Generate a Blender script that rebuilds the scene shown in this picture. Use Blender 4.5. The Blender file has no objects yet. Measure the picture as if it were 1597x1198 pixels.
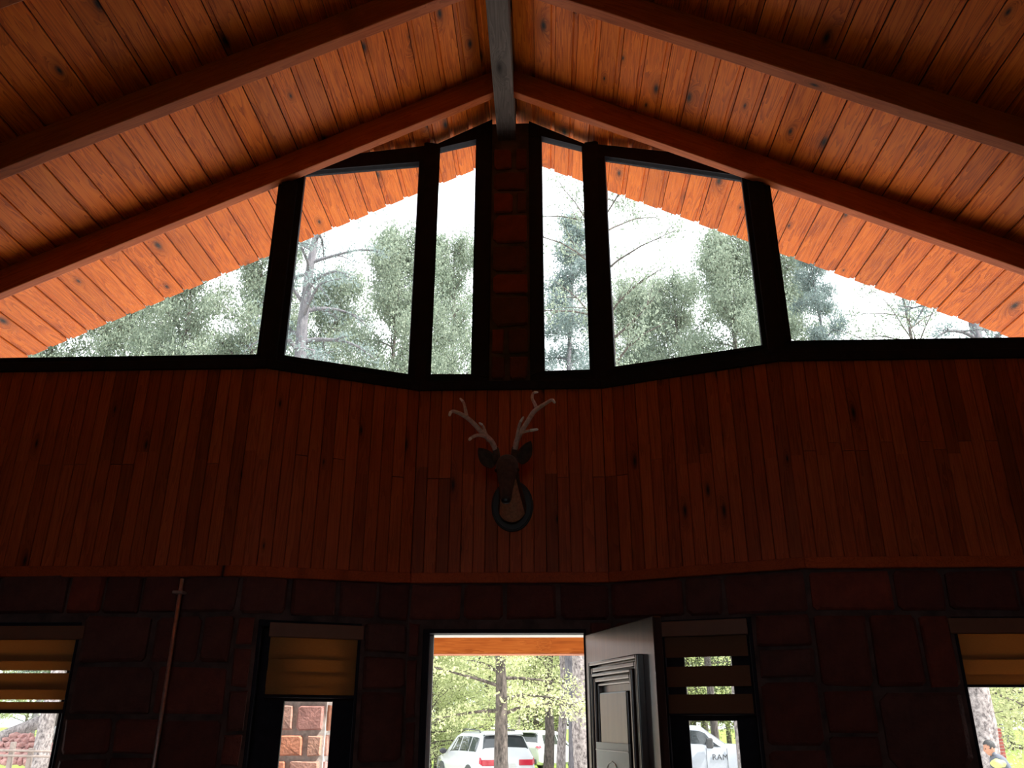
import bpy, bmesh, math, random
import numpy as np
from mathutils import Vector, Matrix

C = bpy.context.scene.collection
SC = bpy.context.scene
PI = math.pi

# ------------------------------------------------------------------ camera, sky, sun, exposure
RM = np.array([[0.99919988, -0.01306205, -0.03780198],
               [0.03993875, 0.37601749, 0.92575145],
               [0.00212199, -0.9265205, 0.37623831]])      # world axes in camera axes (right, down, forward)
FPX, CX, CY = 1294.436, 798.5, 599.0
EYE = 1.6
cam = bpy.data.cameras.new('camera')
cam.sensor_fit = 'HORIZONTAL'; cam.sensor_width = 36.0
cam.lens = 36.0 * FPX / 1597.0
cam.clip_start = 0.02; cam.clip_end = 600
camo = bpy.data.objects.new('camera', cam); C.objects.link(camo)
m = Matrix.Identity(4)
for i in range(3):
    m[i][0] = RM[i][0]; m[i][1] = -RM[i][1]; m[i][2] = -RM[i][2]
m[2][3] = EYE
camo.matrix_world = m
SC.camera = camo

w = bpy.data.worlds.new('sky'); SC.world = w; w.use_nodes = True
bg = w.node_tree.nodes['Background']
bg.inputs[0].default_value = (0.90, 0.96, 1.0, 1); bg.inputs[1].default_value = 2.6
sun = bpy.data.lights.new('sun', 'SUN'); sun.energy = 9.0; sun.angle = math.radians(1.5); sun.color = (1.0, 0.96, 0.88)
suno = bpy.data.objects.new('sun', sun); C.objects.link(suno)
suno.rotation_euler = (Vector((0.80, -0.22, 1.05)).to_track_quat('Z', 'Y')).to_euler()
suno.location = (20, -5, 30)
SC.view_settings.view_transform = 'Standard'; SC.view_settings.look = 'None'
SC.view_settings.gamma = 1.0; SC.view_settings.use_curve_mapping = False
SC.view_settings.exposure = 0.30
SC.cycles.use_denoising = True
SC.cycles.max_bounces = 10; SC.cycles.diffuse_bounces = 6; SC.cycles.transparent_max_bounces = 24
SC.cycles.sample_clamp_indirect = 12.0

# ------------------------------------------------------------------ helpers
def ray(px, py):
    d = RM @ np.array([px - CX, py - CY, FPX]); return d / d[1]

def at(px, py, Y):                     # point at depth Y seen at a pixel (floor level is z = 0)
    d = ray(px, py) * Y
    return Vector((d[0], d[1], d[2] + EYE))

def tag(o, label=None, cat=None, group=None, kind=None):
    if label: o['label'] = label
    if cat: o['category'] = cat
    if group: o['group'] = group
    if kind: o['kind'] = kind
    return o

def empty(name, loc=(0, 0, 0), rz=0.0, label=None, cat=None, group=None, kind=None, parent=None):
    o = bpy.data.objects.new(name, None); C.objects.link(o)
    o.location = loc; o.rotation_euler = (0, 0, rz)
    o.empty_display_size = 0.1
    if parent: o.parent = parent
    return tag(o, label, cat, group, kind)

def mobj(name, me, mat, parent=None):
    o = bpy.data.objects.new(name, me); C.objects.link(o)
    if mat and not me.materials: me.materials.append(mat)
    if parent: o.parent = parent
    return o

def bobj(name, bm, mat, parent=None, smooth=False):
    me = bpy.data.meshes.new(name)
    bmesh.ops.recalc_face_normals(bm, faces=bm.faces)
    if smooth:
        for f in bm.faces: f.smooth = True
    bm.to_mesh(me); bm.free()
    return mobj(name, me, mat, parent)

def soft(o, w=0.004, seg=1):
    b = o.modifiers.new('bevel', 'BEVEL'); b.width = w; b.segments = seg; b.limit_method = 'ANGLE'
    return o

def add_hexa(bm, p):                   # p: 8 points, 0-3 one side loop, 4-7 the other
    v = [bm.verts.new(q) for q in p]
    for f in ((0, 3, 2, 1), (4, 5, 6, 7), (0, 1, 5, 4), (1, 2, 6, 5), (2, 3, 7, 6), (3, 0, 4, 7)):
        bm.faces.new([v[i] for i in f])

def add_box(bm, x0, x1, y0, y1, z0, z1):
    add_hexa(bm, [(x0, y0, z0), (x1, y0, z0), (x1, y1, z0), (x0, y1, z0), (x0, y0, z1), (x1, y0, z1), (x1, y1, z1), (x0, y1, z1)])

def add_prism(bm, loop, off):          # loop of points swept by a vector
    a = [bm.verts.new(q) for q in loop]
    b = [bm.verts.new(Vector(q) + Vector(off)) for q in loop]
    n = len(a)
    bm.faces.new(a[::-1]); bm.faces.new(b)
    for i in range(n):
        bm.faces.new((a[i], a[(i + 1) % n], b[(i + 1) % n], b[i]))

def add_tube(bm, pts, rad, n=8, cap=True):
    pts = [Vector(p) for p in pts]
    if not hasattr(rad, '__len__'): rad = [rad] * len(pts)
    up = None; rings = []
    for i, p in enumerate(pts):
        t = (pts[min(i + 1, len(pts) - 1)] - pts[max(i - 1, 0)]).normalized()
        if up is None:
            up = t.orthogonal().normalized()
        else:
            up = (up - t * up.dot(t))
            up = up.normalized() if up.length > 1e-6 else t.orthogonal().normalized()
        s = t.cross(up)
        rings.append([bm.verts.new(p + (up * math.cos(a) + s * math.sin(a)) * rad[i]) for a in [2 * PI * k / n for k in range(n)]])
    for i in range(len(rings) - 1):
        for k in range(n):
            bm.faces.new((rings[i][k], rings[i][(k + 1) % n], rings[i + 1][(k + 1) % n], rings[i + 1][k]))
    if cap:
        bm.faces.new(rings[0][::-1]); bm.faces.new(rings[-1])

def cr(pts, n=4):                      # Catmull-Rom through tuples of any length
    P = [np.array(p, float) for p in pts]; P = [2 * P[0] - P[1]] + P + [2 * P[-1] - P[-2]]
    out = []
    for i in range(1, len(P) - 2):
        for k in range(n):
            t = k / n
            out.append(0.5 * (2 * P[i] + (P[i + 1] - P[i - 1]) * t + (2 * P[i - 1] - 5 * P[i] + 4 * P[i + 1] - P[i + 2]) * t * t
                              + (3 * P[i] - P[i - 1] - 3 * P[i + 1] + P[i + 2]) * t ** 3))
    out.append(P[-2]); return out

# ------------------------------------------------------------------ materials
class NT:
    def __init__(s, name):
        s.m = bpy.data.materials.new(name); s.m.use_nodes = True
        s.t = s.m.node_tree; s.b = s.t.nodes['Principled BSDF']; s.out = s.t.nodes['Material Output']
    def n(s, typ, **kw):
        q = s.t.nodes.new(typ)
        for k, v in kw.items(): setattr(q, k, v)
        return q
    def l(s, a, b): s.t.links.new(a, b)
    def math(s, op, a, b=None, clamp=False):
        q = s.n('ShaderNodeMath', operation=op, use_clamp=clamp)
        for i, v in enumerate((a, b)):
            if v is None: continue
            if isinstance(v, (int, float)): q.inputs[i].default_value = v
            else: s.l(v, q.inputs[i])
        return q.outputs[0]
    def ramp(s, fac, stops):
        q = s.n('ShaderNodeValToRGB'); e = q.color_ramp.elements
        while len(e) < len(stops): e.new(0.5)
        for i, (p, c) in enumerate(stops):
            e[i].position = p; e[i].color = (*c, 1)
        s.l(fac, q.inputs[0]); return q.outputs[0]
    def noise(s, vec, scale, detail=4, rough=0.55, dist=0.0):
        q = s.n('ShaderNodeTexNoise'); q.inputs['Scale'].default_value = scale; q.inputs['Detail'].default_value = detail
        q.inputs['Roughness'].default_value = rough; q.inputs['Distortion'].default_value = dist
        if vec is not None: s.l(vec, q.inputs['Vector'])
        return q.outputs['Fac']
    def mix(s, fac, a, b, typ='MIX'):
        q = s.n('ShaderNodeMix', data_type='RGBA', blend_type=typ)
        for i, v in ((0, fac), (6, a), (7, b)):
            if isinstance(v, (int, float)): q.inputs[i].default_value = v
            elif isinstance(v, tuple): q.inputs[i].default_value = (*v, 1)
            else: s.l(v, q.inputs[i])
        return q.outputs[2]
    def obj(s): return s.n('ShaderNodeTexCoord').outputs['Object']
    def mapping(s, vec, sc=(1, 1, 1), loc=None):
        q = s.n('ShaderNodeMapping'); q.inputs['Scale'].default_value = sc
        if loc is not None: s.l(loc, q.inputs['Location'])
        s.l(vec, q.inputs['Vector']); return q.outputs[0]
    def bump(s, h, strength=0.3, dist=0.01):
        q = s.n('ShaderNodeBump'); q.inputs['Strength'].default_value = strength; q.inputs['Distance'].default_value = dist
        s.l(h, q.inputs['Height']); s.l(q.outputs[0], s.b.inputs['Normal'])

def plain(name, col, rough=0.6, metal=0.0, noise=0.0, scale=8.0, spec=0.5, coat=0.0):
    t = NT(name); b = t.b
    b.inputs['Base Color'].default_value = (*col, 1)
    b.inputs['Roughness'].default_value = rough; b.inputs['Metallic'].default_value = metal
    b.inputs['Specular IOR Level'].default_value = spec
    b.inputs['Coat Weight'].default_value = coat
    if noise:
        f = t.noise(t.obj(), scale, 5, 0.6)
        lo = tuple(c * (1 - noise) for c in col); hi = tuple(min(1, c * (1 + noise)) for c in col)
        t.l(t.ramp(f, [(0.3, lo), (0.7, hi)]), b.inputs['Base Color'])
        t.bump(f, 0.15, 0.005)
    return t.m

def wood(name, dark, mid, light, knot=1.0, rough=0.45, var=0.45, kscale=(1.0, 1.0)):
    """pine board: grain along local Y, figure, knots; each board its own offset and tone"""
    t = NT(name); o = t.obj()
    inf = t.n('ShaderNodeObjectInfo'); rnd = inf.outputs['Random']
    off = t.n('ShaderNodeCombineXYZ')
    t.l(t.math('MULTIPLY', rnd, 37.0), off.inputs[0]); t.l(t.math('MULTIPLY', rnd, 91.0), off.inputs[1]); t.l(t.math('MULTIPLY', rnd, 13.0), off.inputs[2])
    v = t.n('ShaderNodeVectorMath', operation='ADD'); t.l(o, v.inputs[0]); t.l(off.outputs[0], v.inputs[1]); v = v.outputs[0]
    # knots
    vk = t.mapping(v, (5.5 * kscale[0], 2.1 * kscale[1], 0.01))
    vo = t.n('ShaderNodeTexVoronoi', voronoi_dimensions='2D'); vo.inputs['Scale'].default_value = 1.0; vo.inputs['Randomness'].default_value = 1.0
    t.l(vk, vo.inputs['Vector'])
    sep = t.n('ShaderNodeSeparateColor'); t.l(vo.outputs['Color'], sep.inputs[0])
    gate = t.math('GREATER_THAN', sep.outputs[0], 1.0 - 0.55 * knot)
    size = t.math('MULTIPLY_ADD', sep.outputs[1], 0.09); size.node.inputs[2].default_value = 0.035
    dd = t.math('DIVIDE', vo.outputs['Distance'], size)
    core = t.math('MULTIPLY', t.math('SUBTRACT', 1.25, dd, True), gate, True)
    halo = t.math('MULTIPLY', t.math('SUBTRACT', 1.0, t.math('MULTIPLY', dd, 0.28), True), gate, True)
    # figure: long bands bent round the knots
    vg = t.mapping(v, (16, 0.9, 16))
    bend = t.n('ShaderNodeVectorMath', operation='SCALE'); t.l(halo, bend.inputs['Scale'])
    bend.inputs[0].default_value = (1.6, 0.4, 0)
    va = t.n('ShaderNodeVectorMath', operation='ADD'); t.l(vg, va.inputs[0]); t.l(bend.outputs[0], va.inputs[1])
    g1 = t.noise(va.outputs[0], 1.1, 3, 0.5, 0.6)
    wv = t.math('FRACT', t.math('MULTIPLY', g1, 9.0))
    wv = t.math('MULTIPLY', wv, t.math('GREATER_THAN', sep.outputs[2], -1.0))
    fine = t.noise(t.mapping(v, (130, 3.5, 20)), 1.0, 3, 0.6)
    blotch = t.noise(t.mapping(v, (5, 2.4, 3)), 1.0, 3, 0.6)
    f = t.math('ADD', t.math('MULTIPLY', wv, 0.30), t.math('ADD', t.math('MULTIPLY', fine, 0.32), t.math('MULTIPLY', blotch, 0.40)))
    col = t.ramp(f, [(0.22, dark), (0.5, mid), (0.8, light)])
    tone = t.ramp(rnd, [(0.0, (1 - var,) * 3), (0.35, (1 - var * 0.3, 1 - var * 0.45, 1 - var * 0.5)), (1.0, (1, 1, 1))])
    col = t.mix(1.0, col, tone, 'MULTIPLY')
    col = t.mix(t.math('MULTIPLY', halo, 0.55), col, tuple(c * 0.32 for c in dark))
    col = t.mix(core, col, (0.016, 0.010, 0.010))
    t.l(col, t.b.inputs['Base Color'])
    t.b.inputs['Roughness'].default_value = rough
    t.b.inputs['Specular IOR Level'].default_value = 0.15
    t.bump(t.math('ADD', fine, t.math('MULTIPLY', core, -0.6)), 0.12, 0.004)
    return t.m

def stone_mat(name, stops, rough=0.85, bump=0.6):
    t = NT(name); o = t.obj(); rnd = t.n('ShaderNodeObjectInfo').outputs['Random']
    base = t.ramp(rnd, stops)
    n1 = t.noise(o, 9, 6, 0.65); n2 = t.noise(o, 45, 4, 0.6)
    col = t.mix(1.0, base, t.ramp(n1, [(0.25, (0.55, 0.5, 0.5)), (0.75, (1.25, 1.2, 1.15))]), 'MULTIPLY')
    t.l(col, t.b.inputs['Base Color']); t.b.inputs['Roughness'].default_value = rough
    t.bump(t.math('ADD', n1, t.math('MULTIPLY', n2, 0.4)), bump, 0.03)
    return t.m

M = {}
M['deck'] = wood('pine_deck', (0.24, 0.030, 0.005), (0.68, 0.142, 0.010), (0.84, 0.22, 0.020), 0.62, 0.45, 0.22)
M['band'] = wood('pine_lining', (0.27, 0.050, 0.016), (0.46, 0.092, 0.026), (0.58, 0.135, 0.036), 0.28, 0.5, 0.5, (1.6, 1.2))
M['rafter'] = wood('rafter_pine', (0.26, 0.050, 0.014), (0.40, 0.085, 0.022), (0.48, 0.12, 0.034), 0.55, 0.5, 0.1)
M['ridge'] = wood('grey_ridge_timber', (0.06, 0.045, 0.042), (0.10, 0.078, 0.072), (0.15, 0.118, 0.108), 0.6, 0.7, 0.1)
M['roof'] = plain('roof_backing', (0.05, 0.02, 0.01), 0.9)
M['frame'] = plain('black_window_frame', (0.018, 0.017, 0.025), 0.6, 0, 0.2, 20, 0.06)
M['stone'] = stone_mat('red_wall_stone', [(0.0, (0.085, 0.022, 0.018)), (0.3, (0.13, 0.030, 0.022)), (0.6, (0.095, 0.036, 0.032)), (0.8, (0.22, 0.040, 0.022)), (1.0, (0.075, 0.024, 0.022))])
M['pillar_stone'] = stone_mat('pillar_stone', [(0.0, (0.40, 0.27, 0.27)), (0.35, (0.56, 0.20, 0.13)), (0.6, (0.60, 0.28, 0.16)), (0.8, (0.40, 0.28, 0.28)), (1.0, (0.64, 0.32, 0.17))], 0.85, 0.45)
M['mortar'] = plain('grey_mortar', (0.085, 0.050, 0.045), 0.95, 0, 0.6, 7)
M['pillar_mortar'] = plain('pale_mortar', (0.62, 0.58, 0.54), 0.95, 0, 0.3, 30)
M['inner'] = plain('lining_backing', (0.05, 0.012, 0.006), 0.8)
M['metal'] = plain('grey_conduit', (0.42, 0.38, 0.36), 0.4, 0.7, 0.2, 40)
M['steel'] = plain('white_jamb', (0.75, 0.74, 0.70), 0.35, 0, 0.06, 20)
M['lintel'] = wood('porch_beam_pine', (0.30, 0.065, 0.010), (0.52, 0.13, 0.02), (0.64, 0.19, 0.035), 0.9, 0.55, 0.1)
M['tile'] = plain('clay_floor_tile', (0.24, 0.10, 0.06), 0.45, 0, 0.2, 3)

def door_mat():
    t = NT('dark_lacquered_door'); o = t.obj()
    f = t.noise(t.mapping(o, (30, 30, 1.6)), 1.0, 4, 0.6)
    t.l(t.ramp(f, [(0.3, (0.018, 0.008, 0.006)), (0.7, (0.07, 0.034, 0.026))]), t.b.inputs['Base Color'])
    t.b.inputs['Roughness'].default_value = 0.28; t.b.inputs['Specular IOR Level'].default_value = 0.6
    t.b.inputs['Coat Weight'].default_value = 0.6; t.b.inputs['Coat Roughness'].default_value = 0.25
    t.bump(f, 0.05, 0.003); return t.m
M['door'] = door_mat()
M['paper'] = plain('pale_notice_sheet', (0.52, 0.58, 0.54), 0.5, 0, 0.05, 6)
M['paper_line'] = plain('notice_outline', (0.72, 0.76, 0.72), 0.5)

def glass_mat():
    t = NT('veiled_window_glass'); t.t.nodes.remove(t.b)
    tr = t.n('ShaderNodeBsdfTransparent'); tr.inputs[0].default_value = (0.97, 0.98, 0.98, 1)
    gl = t.n('ShaderNodeBsdfGlossy'); gl.inputs['Roughness'].default_value = 0.02
    tl = t.n('ShaderNodeBsdfTranslucent'); tl.inputs[0].default_value = (0.85, 0.9, 0.95, 1)
    f = t.noise(t.obj(), 2.5, 5, 0.7)
    veil = t.math('MULTIPLY', f, 0.03)  # thin whitish veil in the panes imitates glare haze
    m1 = t.n('ShaderNodeMixShader'); t.l(veil, m1.inputs[0]); t.l(tr.outputs[0], m1.inputs[1]); t.l(tl.outputs[0], m1.inputs[2])
    m2 = t.n('ShaderNodeMixShader'); m2.inputs[0].default_value = 0.03; t.l(m1.outputs[0], m2.inputs[1]); t.l(gl.outputs[0], m2.inputs[2])
    t.l(m2.outputs[0], t.out.inputs[0]); return t.m
M['glass'] = glass_mat()

def fabric_mat(name, col, tl_=0.55):
    t = NT(name); b = t.b
    f = t.noise(t.mapping(t.obj(), (60, 60, 400)), 1.0, 3, 0.6)
    c = t.ramp(f, [(0.3, tuple(x * 0.85 for x in col)), (0.7, col)])
    d = t.n('ShaderNodeBsdfDiffuse'); tl = t.n('ShaderNodeBsdfTranslucent'); mx = t.n('ShaderNodeMixShader'); mx.inputs[0].default_value = tl_
    t.l(c, d.inputs[0]); t.l(c, tl.inputs[0]); t.l(d.outputs[0], mx.inputs[1]); t.l(tl.outputs[0], mx.inputs[2])
    t.t.nodes.remove(b); t.l(mx.outputs[0], t.out.inputs[0]); return t.m
M['fabric'] = fabric_mat('tan_blind_fabric', (0.46, 0.24, 0.09), 0.45)
M['fabric_shaded'] = fabric_mat('shaded_blind_fabric', (0.20, 0.10, 0.06), 0.12)  # darker copy of the blind fabric, shade put into its colour
M['headrail'] = plain('brown_blind_cassette', (0.17, 0.075, 0.04), 0.5, 0, 0.1, 10)

def leaf_mat(name, a, b, trans=0.35):
    t = NT(name); geo = t.n('ShaderNodeNewGeometry')
    f = t.noise(t.obj(), 1.3, 3, 0.6)
    c = t.ramp(t.math('ADD', t.math('MULTIPLY', geo.outputs['Random Per Island'], 0.6), t.math('MULTIPLY', f, 0.4)), [(0.15, a), (0.85, b)])
    d = t.n('ShaderNodeBsdfDiffuse'); tl = t.n('ShaderNodeBsdfTranslucent'); mx = t.n('ShaderNodeMixShader'); mx.inputs[0].default_value = trans
    t.l(c, d.inputs[0]); t.l(c, tl.inputs[0]); t.l(d.outputs[0], mx.inputs[1]); t.l(tl.outputs[0], mx.inputs[2])
    t.t.nodes.remove(t.b); t.l(mx.outputs[0], t.out.inputs[0]); return t.m
M['leaf_grey'] = leaf_mat('grey_green_foliage', (0.16, 0.20, 0.155), (0.37, 0.42, 0.33))  # paler than real leaves, lens haze put into the colour
M['leaf_pine'] = leaf_mat('blue_green_needles', (0.16, 0.21, 0.21), (0.34, 0.40, 0.395))
M['leaf_spring'] = leaf_mat('spring_green_leaves', (0.40, 0.44, 0.22), (0.66, 0.69, 0.40), 0.45)  # lightened so the leaf colour carries the bright haze

def bark_mat(name, a, b, sc=14):
    t = NT(name); o = t.obj()
    f = t.noise(t.mapping(o, (sc, sc, sc * 0.3)), 1.0, 6, 0.7)
    t.l(t.ramp(f, [(0.35, a), (0.65, b)]), t.b.inputs['Base Color']); t.b.inputs['Roughness'].default_value = 0.9
    t.bump(f, 0.8, 0.04); return t.m
M['bark'] = bark_mat('dark_bark', (0.02, 0.016, 0.015), (0.16, 0.13, 0.115), 20)
M['bark_pale'] = bark_mat('pale_pine_bark', (0.07, 0.055, 0.058), (0.46, 0.40, 0.39), 16)
M['bark_blue'] = bark_mat('bluish_pine_bark', (0.09, 0.085, 0.10), (0.20, 0.185, 0.205))  # pine bark in a bluish grey tone

def ground_mat(name, a, b, sc, patch=None):
    t = NT(name); o = t.obj()
    f = t.noise(o, sc, 6, 0.7); g = t.noise(o, sc * 0.04, 4, 0.6)
    c = t.ramp(t.math('ADD', t.math('MULTIPLY', f, 0.5), t.math('MULTIPLY', g, 0.5)), [(0.35, a), (0.65, b)])
    t.l(c, t.b.inputs['Base Color']); t.b.inputs['Roughness'].default_value = 0.95; t.b.inputs['Specular IOR Level'].default_value = 0.1
    t.bump(f, 0.3, 0.02); return t.m
M['gravel'] = ground_mat('pale_gravel', (0.50, 0.47, 0.43), (0.66, 0.63, 0.58), 12)
M['lawn'] = ground_mat('sunlit_grass', (0.13, 0.20, 0.035), (0.22, 0.29, 0.06), 6)
M['path'] = plain('pale_path', (0.5, 0.48, 0.45), 0.9, 0, 0.1, 3)

M['white_paint'] = plain('white_car_paint', (0.62, 0.63, 0.66), 0.25, 0, 0, 1, 0.5, 0.6)
M['silver_paint'] = plain('silver_white_paint', (0.40, 0.43, 0.50), 0.25, 0, 0, 1, 0.5, 0.6)
M['car_glass'] = plain('tinted_car_glass', (0.03, 0.035, 0.04), 0.05, 0, 0, 1, 0.8)
M['rubber'] = plain('black_rubber', (0.02, 0.02, 0.022), 0.8)
M['alloy'] = plain('alloy_rim', (0.45, 0.46, 0.48), 0.3, 0.8)
M['red_lens'] = plain('red_tail_lens', (0.50, 0.012, 0.035), 0.2, 0, 0, 1, 0.6, 0.5)
M['trim_dark'] = plain('dark_plastic', (0.05, 0.05, 0.055), 0.5)
M['plate'] = plain('pale_number_plate', (0.6, 0.6, 0.58), 0.4)

M['fur'] = plain('brown_deer_hide', (0.060, 0.040, 0.032), 0.9, 0, 0.45, 40)
M['throat'] = plain('tan_throat_hair', (0.50, 0.28, 0.17), 0.95, 0, 0.3, 60)
M['antler'] = plain('antler_velvet', (0.60, 0.46, 0.42), 0.7, 0, 0.3, 60)
M['antler_tip'] = plain('polished_antler_tip', (0.88, 0.82, 0.78), 0.5)
M['eye'] = plain('glass_eye', (0.006, 0.005, 0.005), 0.08, 0, 0, 1, 0.8)
M['nose'] = plain('black_nose', (0.01, 0.009, 0.01), 0.4)
M['plaque'] = plain('black_plaque', (0.012, 0.010, 0.014), 0.5, 0, 0.2, 10)

M['skin'] = plain('skin', (0.42, 0.20, 0.13), 0.6)
M['hair'] = plain('dark_hair', (0.03, 0.028, 0.03), 0.7)
M['jacket'] = plain('dark_grey_jacket', (0.10, 0.11, 0.14), 0.8, 0, 0.15, 8)
M['yellow'] = plain('yellow_bag', (0.50, 0.52, 0.16), 0.7, 0, 0.25, 8)
M['jeans'] = plain('dark_trousers', (0.05, 0.055, 0.08), 0.85)
M['brick'] = stone_mat('red_brick', [(0.0, (0.36, 0.09, 0.08)), (0.5, (0.44, 0.12, 0.10)), (1.0, (0.34, 0.08, 0.075))], 0.85, 0.3)
M['rubble'] = stone_mat('pink_rubble_stone', [(0.0, (0.40, 0.20, 0.19)), (0.5, (0.48, 0.28, 0.26)), (1.0, (0.34, 0.17, 0.16))], 0.9, 0.5)
M['boulder'] = stone_mat('grey_boulder', [(0.0, (0.24, 0.25, 0.25)), (1.0, (0.32, 0.32, 0.32))], 0.9, 0.6)
M['grey_wood'] = plain('weathered_rail', (0.24, 0.19, 0.17), 0.85, 0, 0.2, 20)

rng = random.Random(7)

# ------------------------------------------------------------------ the wall's plan (depth outward is +y)
PL = [(-4.7, 4.6), (-1.685, 4.6), (-0.808, 5.0), (0.375, 5.0), (1.402, 4.6), (4.4, 4.6)]
PLv = [Vector((x, y)) for x, y in PL]
def _nrm(a, b):
    d = (b - a).normalized(); return Vector((-d.y, d.x))
MIT = []
for i in range(len(PLv)):
    ns = []
    if i > 0: ns.append(_nrm(PLv[i - 1], PLv[i]))
    if i < len(PLv) - 1: ns.append(_nrm(PLv[i], PLv[i + 1]))
    mm = sum(ns, Vector((0, 0))).normalized(); MIT.append(mm / mm.dot(ns[0]))
SLEN = [(PLv[i + 1] - PLv[i]).length for i in range(5)]

def wp(k, s, z, d=0.0):                # point on wall segment k, s metres along, height z above the eye, d outward
    f = s / SLEN[k]
    p = PLv[k].lerp(PLv[k + 1], f) + MIT[k].lerp(MIT[k + 1], f) * d
    return Vector((p.x, p.y, z + EYE))

def hit(k, px, py, d=0.0):             # where a sight line meets the plane of segment k pushed out by d
    r = ray(px, py); n = _nrm(PLv[k], PLv[k + 1]); o = PLv[k] + n * d
    t = (o.x * n.x + o.y * n.y) / (r[0] * n.x + r[1] * n.y)
    p = Vector((r[0] * t, r[1] * t)); dirv = (PLv[k + 1] - PLv[k]).normalized()
    return (p - PLv[k]).dot(dirv), r[2] * t

def deck_z(x):                         # underside of the roof boards above the eye
    return min(4.168 + 0.190 + 0.4814 * x, 3.932 + 0.190 - 0.4710 * x)

XR = -0.247
Y_FRONT, Y_BACK = 5.52, -4.0

# ------------------------------------------------------------------ floor, outer ground
GZ = -0.48
bm = bmesh.new(); add_box(bm, -4.7, 4.4, Y_BACK, 5.3, GZ, 0.0)
tag(bobj('floor', bm, M['tile']), kind='structure')
bm = bmesh.new(); add_box(bm, -70, 70, 5.3, 33.5, GZ - 0.2, GZ)
tag(bobj('ground', bm, M['gravel']), kind='structure')
bm = bmesh.new(); add_box(bm, -220, 220, 33.5, 260, GZ - 0.2, GZ + 0.01)
tag(bobj('lawn', bm, M['lawn']), kind='structure')
bm = bmesh.new(); add_box(bm, 10, 80, 78, 86, GZ - 0.1, GZ + 0.03)
tag(bobj('path', bm, M['path']), kind='structure')

# ------------------------------------------------------------------ other walls of the room
bm = bmesh.new(); add_box(bm, -4.95, -4.7, Y_BACK, 4.9, 0, 3.72); tag(bobj('wall_left', bm, M['mortar']), kind='structure')
bm = bmesh.new(); add_box(bm, 4.4, 4.65, Y_BACK, 4.9, 0, 3.62); tag(bobj('wall_right', bm, M['mortar']), kind='structure')
bm = bmesh.new(); zt_ = lambda x: deck_z(x) + EYE
BW = (-1.7, 1.2, 2.1, 3.4)             # unseen glazed opening, added behind the camera as fill light
for (xa, xb, za, zb_) in ((-4.7, 4.4, 0, BW[2]), (-4.7, BW[0], BW[2], BW[3]), (BW[1], 4.4, BW[2], BW[3])): add_box(bm, xa, xb, Y_BACK - 0.2, Y_BACK, za, zb_)
add_prism(bm, [(-4.7, Y_BACK, BW[3]), (4.4, Y_BACK, BW[3]), (4.4, Y_BACK, zt_(4.4)), (XR, Y_BACK, zt_(XR)), (-4.7, Y_BACK, zt_(-4.7))], (0, -0.2, 0))
tag(bobj('wall_back', bm, M['mortar']), kind='structure')
wb_ = empty('window_11', (0, Y_BACK - 0.1, BW[2]), kind='structure')  # added unseen window behind the camera, for fill light only
for i in range(5):
    bm = bmesh.new(); x = lerp_ = BW[0] + (BW[1] - BW[0]) * i / 4; add_box(bm, x - 0.05, x + 0.05, -0.04, 0.04, 0, BW[3] - BW[2]); bobj('added_mullion', bm, M['frame'], wb_)
bm = bmesh.new(); bm.faces.new([bm.verts.new(q) for q in ((BW[0], 0, 0), (BW[1], 0, 0), (BW[1], 0, BW[3] - BW[2]), (BW[0], 0, BW[3] - BW[2]))]); bobj('pane', bm, M['glass'], wb_)
bm = bmesh.new(); add_box(bm, -70, 70, -70, Y_BACK - 0.2, GZ - 0.2, GZ)
tag(bobj('ground', bm, M['lawn']), kind='structure')

# ------------------------------------------------------------------ ceiling: backing, boards, rafters, ridge beam
ceil = empty('ceiling', (XR, 0, EYE + 4.2), kind='structure')
cz = ceil.location.copy()
def side_pts(sg):
    sl = 0.4814 if sg < 0 else 0.4710
    return sl
bm = bmesh.new()
for sg in (-1, 1):
    xo = XR + sg * 5.2
    t0 = 0.027
    loop = [(XR, 0, deck_z(XR) + t0), (xo, 0, deck_z(xo) + t0), (xo, 0, deck_z(xo) + 0.14), (XR, 0, deck_z(XR) + 0.14)]
    add_prism(bm, [Vector((x - XR, Y_BACK - 0.3, z + EYE - cz.z)) for x, _, z in loop], (0, Y_FRONT - Y_BACK + 0.3 - 0.01, 0))
o = bobj('roof_deck', bm, M['roof'], ceil)

_plank = {}
def plank_mesh(wd, ln, th, mat, lip=0.0, lip_w=0.016, key=''):
    """board with length along local Y, face at local z = 0 looking to -Z, a set-back lip along +X"""
    k = (round(wd, 4), round(ln, 3), th, mat.name, lip)
    if k in _plank: return _plank[k]
    bm = bmesh.new(); h = wd / 2; c = 0.0035
    prof = [(-h, th), (-h, c), (-h + c, 0.0)]
    if lip: prof += [(h - lip_w - c, 0.0), (h - lip_w, lip), (h, lip), (h, th)]
    else: prof += [(h - c, 0.0), (h, c), (h, th)]
    add_prism(bm, [(x, -ln / 2, z) for x, z in prof], (0, ln, 0))
    me = bpy.data.meshes.new('plank'); bmesh.ops.recalc_face_normals(bm, faces=bm.faces); bm.to_mesh(me); bm.free()
    me.materials.append(mat); _plank[k] = me; return me

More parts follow.
